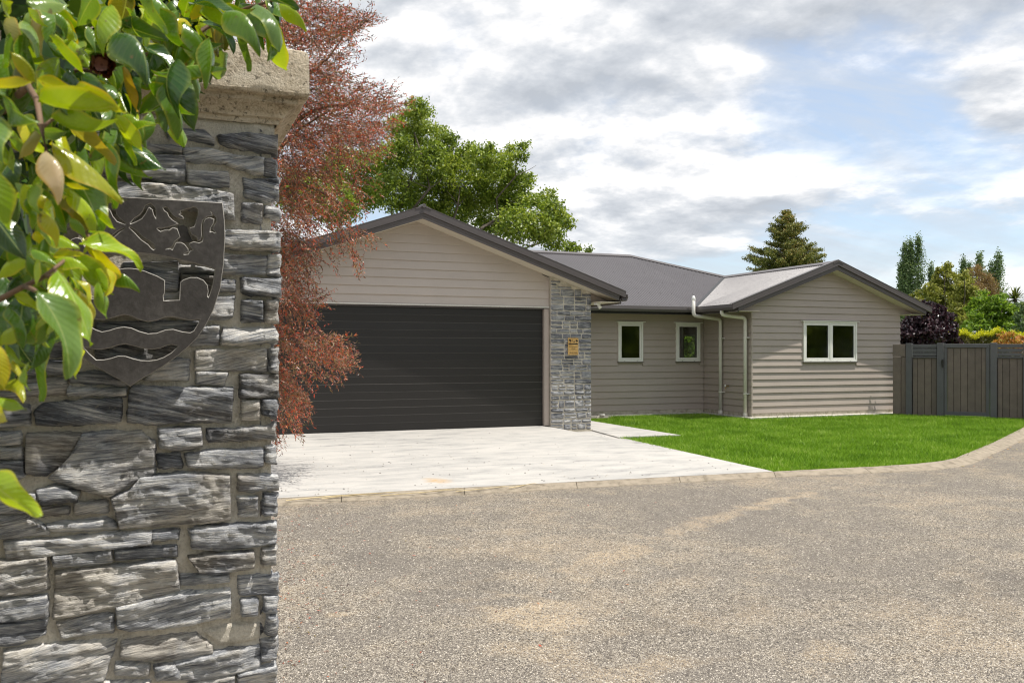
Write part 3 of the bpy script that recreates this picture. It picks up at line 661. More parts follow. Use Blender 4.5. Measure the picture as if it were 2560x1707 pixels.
# ridge, hip and valley flashings
def capstrip(pts, half, drop, name='ridge_cap', th=.02, up=.03):
    a, c = Vector(pts[0]), Vector(pts[1]); t = (c - a).normalized(); s = t.cross(Vector((0, 0, 1))).normalized()
    rings = []
    for p in (a, c):
        p = Vector(p) + Vector((0, 0, up))
        rings.append([p - s * half - Vector((0, 0, drop)), p - s * .03 + Vector((0, 0, .004)), p + Vector((0, 0, .018)), p + s * .03 + Vector((0, 0, .004)), p + s * half - Vector((0, 0, drop)),
                      p + s * half - Vector((0, 0, drop + th)), p - Vector((0, 0, th)), p - s * half - Vector((0, 0, drop + th))])
    return MB().loft(rings).build(name, M['trimhi'], HS, a)
capstrip([(.5, 22.1, 4.24), (RX, 22.1, 4.24)], .15, .05)
capstrip([(RX, 22.1, 4.24), (WR + .0, 20.2, 3.547)], .13, .03)
capstrip([(WR, 20.2, 3.55), (WR, Yw - .34, 3.55)], .14, .048)
capstrip([(GR, 21.4, 3.95), (GR, Yg - .44, 3.95)], .14, .045)
MB().loft([[Vector(p) + Vector(q) for q in ((-.03, .03, .028), (.03, -.03, .028), (0, 0, .0))] for p in ((11.57, 17.45, 2.54), (WR, 20.2, 3.547))]).build('valley_tray', M['black'], HS)
MB().tube([(GR, Yg - .47, GZ + .0), (GR, Yg - .2, GZ + .004)], .035, 10).build('ridge_end_cap', M['trimhi'], HS)
# screws
sv, sf = [], []
def screw(p):
    n = len(sv); r = .011
    sv.extend([(p[0] - r, p[1], p[2]), (p[0], p[1] - r, p[2]), (p[0] + r, p[1], p[2]), (p[0], p[1] + r, p[2]), (p[0], p[1], p[2] + r)])
    sf.extend([(n, n + 1, n + 4), (n + 1, n + 2, n + 4), (n + 2, n + 3, n + 4), (n + 3, n, n + 4)])
y = Yw - .15
while y < 20.1:
    for f_ in (.12, .9, 1.75, 2.55):
        x = WR - f_
        if x > max(11.55, y - 5.879) + .05 and (f_ < .2 or int((y * 10)) % 3 == 0 or f_ > 2.5): screw((x, y, WZ - .043 - WS * f_ + .012))
    y += .0762 * (2 if True else 3)
for yy in (17.6, 18.5, 19.4, 20.3, 21.2, 21.95):
    x = 7.6
    while x < 14.2:
        if mlo(x) < yy < mtop(x) - .05: screw((x, yy, mz(yy) + .012))
        x += .0762 * (4 if yy < 21.9 else 2)
mesh('roof_screw', sv, sf, M['trim'], HS, kind='stuff')
# barges: cap band (upper) and board (lower), each side
def barge(Y, R_, Z_, S2, xl, xr, nm, h0, h1, dy, mat, th=.03, lip=0):
    for sgn, xe in ((-1, xl), (1, xr)):
        z = lambda X: Z_ - S2 * abs(X - R_)
        rings = []
        for X in (R_, xe):
            rings.append([(X, Y + dy, z(X) - h1), (X, Y + dy, z(X) - h0), (X, Y + dy + th, z(X) - h0), (X, Y + dy + th, z(X) - h1)])
        MB().loft(rings).build(nm, mat, HS, ((R_ + xe) / 2, Y, Z_ - .3))
Yb = Yw - .33
barge(Yb, WR, WZ + .012, WS, 11.46, 17.16, 'barge_cap', 0, .113, 0, M['trim'])
barge(Yb, WR, WZ + .012, WS, 11.46, 17.16, 'barge_cap_lip', .1135, .1235, -.012, M['trimhi'], .035)
barge(Yb, WR, WZ + .012, WS, 11.62, 17.0, 'barge_board', .124, .222, .02, M['trim'])
barge(Yb, WR, WZ + .012, WS, 11.46, 17.16, 'barge_top_flashing', -.010, -.0005, -.004, M['trimhi'], .13)
Yc = Yg - .43
barge(Yc, GR, GZ, GS, .28, 8.03, 'barge_cap', 0, .105, 0, M['trim'])
barge(Yc, GR, GZ, GS, .28, 8.03, 'barge_cap_lip', .1055, .116, -.012, M['trimhi'], .035)
barge(Yc, GR, GZ, GS, .4, 7.9, 'barge_board', .1165, .162, .016, M['trim'])
barge(Yc, GR, GZ, GS, .4, 7.9, 'barge_board', .1625, .208, .028, M['trimhi'])
barge(Yc, GR, GZ, GS, .28, 8.03, 'barge_top_flashing', -.009, -.0005, -.004, M['trimhi'], .12)
def soffit(Y0, Y1, R_, Z_, S2, drop, xl, xr):
    for xe in (xl, xr):
        z = lambda X: Z_ - S2 * abs(X - R_) - drop
        MB().loft([[(X, Y0, z(X)), (X, Y1, z(X)), (X, Y1, z(X) + .008), (X, Y0, z(X) + .008)] for X in (R_, xe)]).build('soffit', M['soffit'], HS, ((R_ + xe) / 2, Y0, 3))
soffit(Yb + .05, Yw + .03, WR, WZ, WS, .208, 11.6, 17.02)
soffit(Yc + .06, Yg + .03, GR, GZ, GS, .203, .4, 7.9)
MB().box(7.47, 11.66, 17.52, Yr + .03, 2.412, 2.42).box(11.66, Xs + .0, Yb + .05, Yr + .03, 2.4, 2.408).box(XR, 17.0, Yb + .05, 26, 2.4, 2.408).build('soffit', M['soffit'], HS, (10, 18, 2.41))
MB().box(7.5, 7.93, Yc + .06, 17.5, 2.43, 2.438).build('soffit', M['soffit'], HS, (7.7, 16, 2.43))
# fascia and gutters
MB().box(7.95, 11.62, 17.505, 17.53, 2.375, 2.49).build('fascia', M['black'], HS, (10, 17.5, 2.43))
MB().box(11.62, 11.65, Yb + .06, 17.53, 2.375, 2.49).build('fascia', M['trim'], HS, (11.6, 17, 2.43))
MB().box(7.935, 7.96, Yc + .06, 17.5, 2.40, 2.5).build('fascia', M['trim'], HS, (7.95, 17, 2.43))
def gutter(p0, p1, out, nm='gutter'):
    out = Vector(out); rings = []
    for p in (p0, p1):
        p = Vector(p); prof = [(0, 0), (0, .115), (.006, .115), (.006, .008), (.09, .008), (.108, .05), (.108, .118), (.118, .122), (.122, .05), (.10, -.004)]
        rings.append([p + out * a + Vector((0, 0, z)) for a, z in prof])
    MB().loft(rings).build(nm, M['trimhi'], HS, p0)
gutter((8.0, 17.5, 2.43), (11.62, 17.5, 2.43), (0, -1, 0)); gutter((11.615, 17.38, 2.43), (11.615, Yb + .03, 2.43), (-1, 0, 0))
gutter((7.965, 17.38, 2.46), (7.965, Yc + .03, 2.46), (1, 0, 0))
# windows
def rectring(mb, x0, x1, z0, z1, t, y0, y1):
    mb.box(x0, x1, y0, y1, z0, z0 + t); mb.box(x0, x1, y0, y1, z1 - t, z1)
    mb.box(x0, x0 + t, y0, y1, z0 + t, z1 - t); return mb.box(x1 - t, x1, y0, y1, z0 + t, z1 - t)
def window(o, Y, label, lights=1):
    x0, x1, z0, z1 = o
    f = rectring(MB(), x0, x1, z0, z1, .045, Y - .022, Y + .1)
    if lights == 2: f.box((x0 + x1) / 2 - .022, (x0 + x1) / 2 + .022, Y - .022, Y + .1, z0 + .045, z1 - .045)
    f = f.build('window', M['white'], HS, ((x0 + x1) / 2, Y, (z0 + z1) / 2), bevel=.004)
    if label: f['label'] = label
    MB().box(x0 - .055, x1 + .055, Y - .05, Y + .02, z1 + .001, z1 + .02).build('head_flashing', M['white'], f, (x0, Y, z1), bevel=.003)
    MB().box(x0 - .012, x1 + .012, Y - .03, Y + .02, z0 - .016, z0 - .001).build('sill', M['trimhi'], f, (x0, Y, z0))
    xs = [(x0, x1)] if lights == 1 else [(x0 + .0, (x0 + x1) / 2 + .023), ((x0 + x1) / 2 - .023, x1)]
    for a, c in xs:
        rectring(MB(), a + .048, c - .048, z0 + .048, z1 - .048, .042, Y - .012, Y + .03).build('sash', M['white'], f, (a, Y, z0), bevel=.003)
        MB().box(a + .091, c - .091, Y + .008, Y + .014, z0 + .091, z1 - .091).build('pane', M['glass'], f, (a, Y, z0))
        rectring(MB(), a + .0905, c - .0905, z0 + .0905, z1 - .0905, .006, Y + .004, Y + .018).build('glazing_seal', M['black'], f, (a, Y, z0))
        for q in (.25, .75):
            MB().box(a + (c - a) * q - .012, a + (c - a) * q + .012, Y - .0245, Y - .0215, z0 + .01, z0 + .018).build('weep_hole', M['black'], f, (a, Y, z0))
window(w1, Yr, 'small white window nearer the stone column'); window(w2, Yr, 'small white window in the inner corner'); window(w3, Yw, 'wide white two-light window in the wing', 2)
# east windows frames (seen through the glass)
for (ya, yb_, za, zb) in ((17.75, 18.35, .9, 2.1), (24.75, 26.0, .25, 2.1)):
    f = MB()
    f.box(XR - .1, XR - .02, ya, yb_, za, za + .05).box(XR - .1, XR - .02, ya, yb_, zb - .05, zb).box(XR - .1, XR - .02, ya, ya + .05, za + .05, zb - .05).box(XR - .1, XR - .02, yb_ - .05, yb_, za + .05, zb - .05)
    f.build('window', M['white'], HS, (XR, ya, za))
# downpipes
def pipe(pts, r, name, parent, mat, n=14, rb=.06):
    P = [Vector(p) for p in pts]; out = [P[0]]
    for a, c, d in zip(P, P[1:], P[2:]):
        u, w = (a - c).normalized(), (d - c).normalized()
        for t in (0, .25, .5, .75, 1):
            out.append(((c + u * rb) * (1 - t) ** 2 + c * 2 * t * (1 - t) + (c + w * rb) * t * t))
    out.append(P[-1]); return MB().tube(out, r, n).build(name, mat, parent, P[0], smooth=True)
dx = Xs - .055
for (pts, yw) in (([(11.40, 17.29, 2.72), (11.40, 17.29, 2.35), (dx, 17.30, 2.27), (dx, 17.30, .06)], 17.30), ([(11.56, 16.42, 2.43), (11.56, 16.42, 2.33), (dx, 16.36, 2.27), (dx, 16.36, .06)], 16.36)):
    dp = pipe(pts, .041, 'downpipe', HS, M['pvc'], rb=.075)
    if pts[0][2] > 2.6: MB().tube([(11.40, 17.29, 2.70), (11.40, 17.29, 2.74), (11.40, 17.29, 2.78), (11.40, 17.29, 2.80)], [.046, .046, .036, .02], 12).build('vent_cap', M['white'], dp, (11.4, 17.29, 2.7))
    MB().tube([(dx, yw, .07), (dx, yw, .15)], .052, 14).build('pipe_socket', M['pvc'], dp, (dx, yw, .1))
    for z in (1.83, .58):
        MB().tube([(dx, yw, z - .015), (dx, yw, z + .015)], .047, 14).box(dx - .01, Xs + .02, yw - .085, yw - .04, z - .012, z + .012).build('bracket', M['pvc'], dp, (dx, yw, z))
tp = MB().tube([(Xs + .01, 17.06, .72), (Xs - .07, 17.06, .72)], .012, 8).tube([(Xs - .05, 17.06, .72), (Xs - .08, 17.06, .70), (Xs - .09, 17.06, .66)], .011, 8).build('tap', M['brass'], HS, (Xs, 17.06, .72))
MB().tube([(Xs - .09, 17.06, .735), (Xs - .10, 17.06, .735)], .028, 12).build('handle', M['white'], tp, (Xs - .09, 17.06, .73))
sl2 = MB().box(7.53, 7.62, Yg - .2, Yg - .1, 2.385, 2.425).tube([(7.58, Yg - .17, 2.39), (7.60, Yg - .22, 2.33)], [.02, .035], 10).build('security_light', M['white'], HS, (7.58, Yg - .15, 2.4))

# ---- stone column on the house
def stone_patch(T, B, plane, parent, name, mat, base, seed, step=.006, amp=.012, round_=.012, axis='Y', jit=.004, grow=0.0):
    """T, B: top / bottom polylines as (a, z) pairs on a plane; axis 'Y': face looks to -Y at Y=plane, 'X': face looks to +X"""
    T = [Vector(p) for p in T]; B = [Vector(p) for p in B]
    wT = sum((c - a).length for a, c in zip(T, T[1:])); hL = ((T[0] - B[0]).length + (T[-1] - B[-1]).length) / 2
    nu = max(3, int(wT / step)); nv = max(3, int(hL / step))
    Tu, Bu = resample(T, nu + 1), resample(B, nu + 1)
    rr = random.Random(seed); ph_ = rr.uniform(-.16, .16); so_ = rr.random() * 50; tx, tz = rr.uniform(-.05, .05), rr.uniform(-.10, .10)
    cen = (T[0] + T[-1] + B[0] + B[-1]) / 4
    if grow:
        for L_, s_ in ((Tu, 1), (Bu, -1)):
            for i in range(nu + 1): L_[i] = L_[i] + Vector((grow * (2 * i / nu - 1), s_ * grow))
    V = []
    for i in range(nu + 1):
        for j in range(nv + 1):
            u, v = i / nu, j / nv
            p = Tu[i].lerp(Bu[i], v)
            du = min(u, 1 - u) * wT; dv = min(v, 1 - v) * hL
            # ragged outline
            if jit:
                e1 = noise.noise(Vector((p.x * 45, p.y * 45, so_))) * jit * 1.6 + noise.noise(Vector((p.x * 130, p.y * 130, so_))) * jit * .6
                if j in (0, nv): p = Vector((p.x, p.y + e1))
                if i in (0, nu): p = Vector((p.x + e1, p.y))
            f = min(1, du / round_) * min(1, dv / round_); f = math.sqrt(max(0, 1 - (1 - f) ** 2))
            q = p - cen; s = (q.y * math.cos(ph_) - q.x * math.sin(ph_)); l = q.x
            a = noise.noise(Vector((l * 7, s * 55, so_))); c = noise.noise(Vector((l * 16, s * 150, so_ + 9))); e = noise.noise(Vector((l * 9, s * 13, so_ + 20)))
            stp = math.floor((e * 1.1 + s * 3.0 + l * .6) * 4) / 4 * .9          # cleft steps
            h = base + amp * (.30 * (1 - 2.2 * abs(a)) + .28 * (1 - 2.4 * abs(c)) + .7 * stp + .25 * e) + tx * q.x * .6 + tz * q.y * .6
            h = (h + .012) * f - .012
            V.append((p, h))
    out = []
    for p, h in V:
        out.append((p.x, plane - h, p.y) if axis == 'Y' else (plane + h, p.x, p.y))
    Fq = []
    for i in range(nu):
        for j in range(nv):
            a = i * (nv + 1) + j; q = (a, a + 1, a + nv + 2, a + nv + 1)
            Fq.append(q if axis == 'Y' else q[::-1])
    at = (cen.x, plane, cen.y) if axis == 'Y' else (plane, cen.x, cen.y)
    return mesh(name, out, Fq, mat, parent, at, smooth=True)
SCN = MB().box(6.67, 7.48, Yg - .065, Yg + .22, .0, 2.55).prism([(6.67, Yg - .065, 2.55), (7.48, Yg - .065, 2.55), (7.48, Yg - .065, gtop(7.48) - .205), (6.67, Yg - .065, gtop(6.67) - .205)], (0, .285, 0)).build('stone_column', M['mortar'], HS, (7.08, Yg, 1.3))
MB().box(6.66, 7.505, Yg - .10, Yg + .1, -.02, .062).build('column_base', M['plinth'], HS, (7.1, Yg, 0))
z = .065; rr = random.Random(5); sid = 0
while z < 2.95:
    hrow = rr.choice([.085, .10, .12, .145]); x = 6.662
    while x < 7.49:
        wst = rr.uniform(.12, .30)
        if 7.492 - (x + wst) < .07: wst = 7.492 - x
        parts_ = [(z, z + hrow)] if (rr.random() < .6 or hrow < .09) else [(z, z + hrow * .48), (z + hrow * .48, z + hrow)]
        for (za, zb) in parts_:
            lim = gtop(x + wst) - .212
            za2, zb2 = za + .003, min(zb - .003, lim)
            if zb2 - za2 < .02: continue
            j = lambda: rr.uniform(-.003, .003)
            stone_patch([(x + .003, zb2 + j()), (x + wst / 2, zb2 + j()), (x + wst - .003, zb2 + j())], [(x + .003, za2 + j()), (x + wst / 2, za2 + j()), (x + wst - .003, za2 + j())],
                        Yg - .065, SCN, 'stone', M['ledge'], rr.uniform(.016, .034), sid, step=.018, amp=.016, round_=.010, jit=.003); sid += 1
        x += wst
    z += hrow
# sign
SG = empty('brass_sign', (7.09, Yg - .12, 1.61), 'brass house name plate with black tree pictures on the stone column', 'sign')
sx0, sx1, sz0, sz1, sy = 6.985, 7.197, 1.455, 1.768, Yg - .122
MB().box(sx0, sx1, sy, sy + .012, sz0, sz1).build('plate', M['sign'], SG, bevel=.002)
def flat(name, polys, y, mat, parent):
    mb = MB()
    for P_ in polys: mb.prism([(x, y, z) for x, z in P_], (0, .0015, 0))
    return mb.build(name, mat, parent)
disc = lambda cx, cz, r, n=12, k=.25: [(cx + r * (1 + k * math.sin(i * 5.3)) * math.cos(2 * math.pi * i / n), cz + r * (1 + k * math.cos(i * 3.7)) * math.sin(2 * math.pi * i / n)) for i in range(n)]
flat('picture', [disc(7.020, 1.728, .018), disc(7.035, 1.722, .016), disc(7.158, 1.718, .018), disc(7.172, 1.712, .014), disc(7.12, 1.700, .011), disc(7.098, 1.698, .007),
                 [(7.024, 1.71), (7.03, 1.71), (7.032, 1.665), (7.022, 1.665)], [(7.161, 1.70), (7.167, 1.70), (7.169, 1.665), (7.159, 1.665)],
                 [(7.075, 1.745), (7.081, 1.745), (7.084, 1.70), (7.080, 1.69)],
                 [(6.995, 1.662), (7.02, 1.668), (7.06, 1.663), (7.10, 1.668), (7.14, 1.671), (7.187, 1.664), (7.187, 1.648), (6.995, 1.648)]], sy - .0012, M['ink'], SG)
flat('rule', [[(7.0, 1.634), (7.182, 1.634), (7.182, 1.6325), (7.0, 1.6325)], [(7.0, 1.548), (7.182, 1.548), (7.182, 1.5465), (7.0, 1.5465)]], sy - .0012, M['ink'], SG)
def text(s_, cx, cz, w, y, mat, parent, shear=0):
    cu = bpy.data.curves.new('lettering', 'FONT'); cu.body = s_; cu.align_x = 'CENTER'; cu.align_y = 'CENTER'; cu.size = 1; cu.extrude = .02; cu.shear = shear
    o = bpy.data.objects.new('tmp', cu); COL.objects.link(o); bpy.context.view_layer.update()
    me = bpy.data.meshes.new_from_object(o.evaluated_get(bpy.context.evaluated_depsgraph_get())); ww = max(v.co.x for v in me.vertices) - min(v.co.x for v in me.vertices)
    bpy.data.objects.remove(o); k = w / ww
    me.transform(Matrix.Translation((cx, y, cz)) @ Matrix.Rotation(math.pi / 2, 4, 'X') @ Matrix.Scale(k, 4)); me.transform(Matrix.Translation(-WL[parent.name]))
    me.materials.clear(); me.materials.append(mat); o = bpy.data.objects.new('lettering', me); put(o, parent, WL[parent.name]); return o
text('HOLLINGHAM', 7.091, 1.603, .165, sy - .001, M['ink'], SG); text('HOUSE', 7.091, 1.569, .085, sy - .001, M['ink'], SG); text('Karge Leah', 7.091, 1.497, .155, sy - .001, M['ink'], SG, .35)

# ------------------------------------------------------------------ fence and gate
FA, FB = Vector((16.25, 15.65)), Vector((17.60, 13.79)); FU = (FB - FA).normalized(); FN = Vector((-FU.y, FU.x)) * -1
if FN.dot(-FA) < 0: FN = -FN
def fs(px):
    k = kx(px); d = FB - FA        # FA + t d = (kY, Y)
    t = (k * FA.y - FA.x) / (d.x - k * d.y); return t * d.length
def fbox(mb, s0, s1, n0, n1, z0, z1):
    P = [FA + FU * s + FN * n for s, n in ((s0, n0), (s1, n0), (s1, n1), (s0, n1))]
    return mb.add([(p.x, p.y, z) for z in (z0, z1) for p in P], [(0, 3, 2, 1), (4, 5, 6, 7), (0, 1, 5, 4), (1, 2, 6, 5), (2, 3, 7, 6), (3, 0, 4, 7)])
fx = lambda x: fs(1972 + x / 4)
def fat(s, z=0): p = FA + FU * s; return (p.x, p.y, z)
def fb(nm, mat, par, s0, s1, n0, n1, z0, z1, bev=.004): return fbox(MB(), s0, s1, n0, n1, z0, z1).build(nm, mat, par, fat((s0 + s1) / 2, z0), bevel=bev)
FE = empty('boundary_fence', fat(0), 'dark brown timber fence with vertical boards, slatted tops and grey posts', 'fence')
def fpanel(x0, x1, edges, slats=3):
    s0, s1 = fx(x0), fx(x1)
    zs = [(1.60, 1.685), (1.505, 1.588), (1.42, 1.493)]
    for a, c in zs: fb('slat', M['fencegrey'], FE, s0, s1, .0, .022, a, c)
    fb('rail', M['fencegrey'], FE, s0, s1, -.02, .04, 1.375, 1.408)
    fb('rail', M['fence'], FE, s0, s1, -.07, -.035, .25, .32); fb('rail', M['fence'], FE, s0, s1, -.07, -.035, 1.1, 1.17)
    for a, c in zip(edges, edges[1:]):
        fb('board', M['fence'], FE, fx(a) + .003, fx(c) - .003, -.03 + R.uniform(-.004, .004), -.008 + R.uniform(-.004, .004), .03, 1.372)
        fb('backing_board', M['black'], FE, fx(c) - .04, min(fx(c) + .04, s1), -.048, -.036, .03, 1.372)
    fb('kickboard', M['fence'], FE, s0, s1, -.005, .02, .0, .055)
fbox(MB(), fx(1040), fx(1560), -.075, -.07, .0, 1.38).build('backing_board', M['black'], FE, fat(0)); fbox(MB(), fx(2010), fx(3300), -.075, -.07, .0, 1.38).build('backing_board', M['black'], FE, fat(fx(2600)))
fb('slat', M['fence'], FE, fx(1040), fx(1168), 0, .022, 1.41, 1.69); fb('board', M['fence'], FE, fx(1040), fx(1120), -.03, -.008, .03, 1.4); fb('board', M['fence'], FE, fx(1124), fx(1170), -.03, -.008, .03, 1.4)
fb('post', M['fencegrey'], FE, fx(1172), fx(1233), -.06, .045, -.02, 1.715)
fpanel(1237, 1480, [1237, 1287, 1357, 1425, 1480])
fb('post', M['fencegrey'], FE, fx(1483), fx(1551), -.06, .055, -.03, 1.715)
fb('post', M['fencegrey'], FE, fx(2016), fx(2083), -.06, .055, -.03, 1.715)
fpanel(2086, 2340, [2086, 2137, 2209, 2283, 2340])
fb('post', M['fencegrey'], FE, fx(2344), fx(2420), -.06, .055, -.03, 1.715)
fpanel(2424, 2760, [2424, 2498, 2574, 2652, 2706, 2760])
fb('post', M['fencegrey'], FE, fx(2764), fx(2850), -.06, .055, -.03, 1.715)
fpanel(2854, 3300, [2854, 2940, 3028, 3118, 3210, 3300])
GT = empty('garden_gate', fat(fx(1780)), 'dark brown vertical board gate with grey frame and black latch', 'gate')
g0, g1 = fx(1557), fx(2010)
fb('frame', M['fencegrey'], GT, g0, g1, -.03, .025, 1.61, 1.695); fb('frame', M['fencegrey'], GT, g0, fx(1582), -.03, .025, .16, 1.609); fb('frame', M['fencegrey'], GT, fx(1972), g1, -.03, .025, .16, 1.609)
fb('frame', M['fencegrey'], GT, g0, g1, -.03, .025, .075, .159)
ed = [1582, 1648, 1718, 1787, 1862, 1925, 1972]
for a, c in zip(ed, ed[1:]): fb('board', M['fence'], GT, fx(a) + .003, fx(c) - .003, -.035, -.012 + R.uniform(-.003, .003), .12, 1.609)
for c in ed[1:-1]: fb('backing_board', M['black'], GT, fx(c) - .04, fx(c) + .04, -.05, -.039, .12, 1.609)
hp = FA + FU * fx(1542) + FN * .075
lt = MB().tube([(hp.x, hp.y, 1.16), (hp.x, hp.y, 1.34)], .02, 8).tube([(hp.x + FN.x * .03, hp.y + FN.y * .03, 1.2), (hp.x + FN.x * .03, hp.y + FN.y * .03, 1.31)], [.018, .026], 8).build('latch', M['black'], GT, (hp.x, hp.y, 1.25))
# ------------------------------------------------------------------ gate pillar (near)
PX0, PX1, PYf, PYb = -.465, .307, 2.60, 3.375
GP = empty('gate_pillar', (-.08, 3.0, 0), 'tall near pillar of grey schist stones with a weathered moulded concrete cap', 'pillar')
core = MB().box(PX0 + .012, PX1 - .04, PYf + .012, PYb - .012, -.1, 2.16).build('mortar_core', M['mortar'], GP)
MB().box(PX0 + .002, PX1 - .002, PYf + .001, PYb - .002, 2.10, 2.158).build('mortar', M['mortar'], GP)
# rough mortar skin on the front face and right face
def skin(plane, axis, a0, a1, z0, z1, st=.012):
    nu, nv = int((a1 - a0) / st), int((z1 - z0) / st); V = []
    for i in range(nu + 1):
        for j in range(nv + 1):
            a, z = a0 + (a1 - a0) * i / nu, z0 + (z1 - z0) * j / nv
            h = .004 * noise.noise(Vector((a * 22, z * 22, 1))) + .003 * noise.noise(Vector((a * 70, z * 70, 2)))
            V.append((a, plane - h, z) if axis == 'Y' else (plane + h, a, z))
    Fq = []
    for i in range(nu):
        for j in range(nv):
            q = i * (nv + 1) + j; t_ = (q, q + nv + 1, q + nv + 2, q + 1); Fq.append(t_ if axis == 'Y' else t_[::-1] if False else t_)
    return mesh('mortar', V, Fq, M['mortar'], GP, (a0, plane, z0) if axis == 'Y' else (plane, a0, z0), smooth=True)
skin(PYf, 'Y', PX0 + .004, PX1 - .012, -.05, 2.165); skin(PX1 - .03, 'X', PYf, PYb, -.05, 2.165, .03)
def cv(mode):   # crop -> source pixel
    if mode == 'C': return lambda x, y: (x / 2.0986, 960 + y / 2.0986)
    if mode == 'B': return lambda x, y: (380 + x / 4.612, 300 + y / 4.612)
    if mode == 'D': return lambda x, y: (380 + x / 4.612, 620 + y / 4.612)
    if mode == 'L': return lambda x, y: (x / 3.92, 600 + y / 3.92)
    if mode == 'S': return lambda x, y: (x, y)
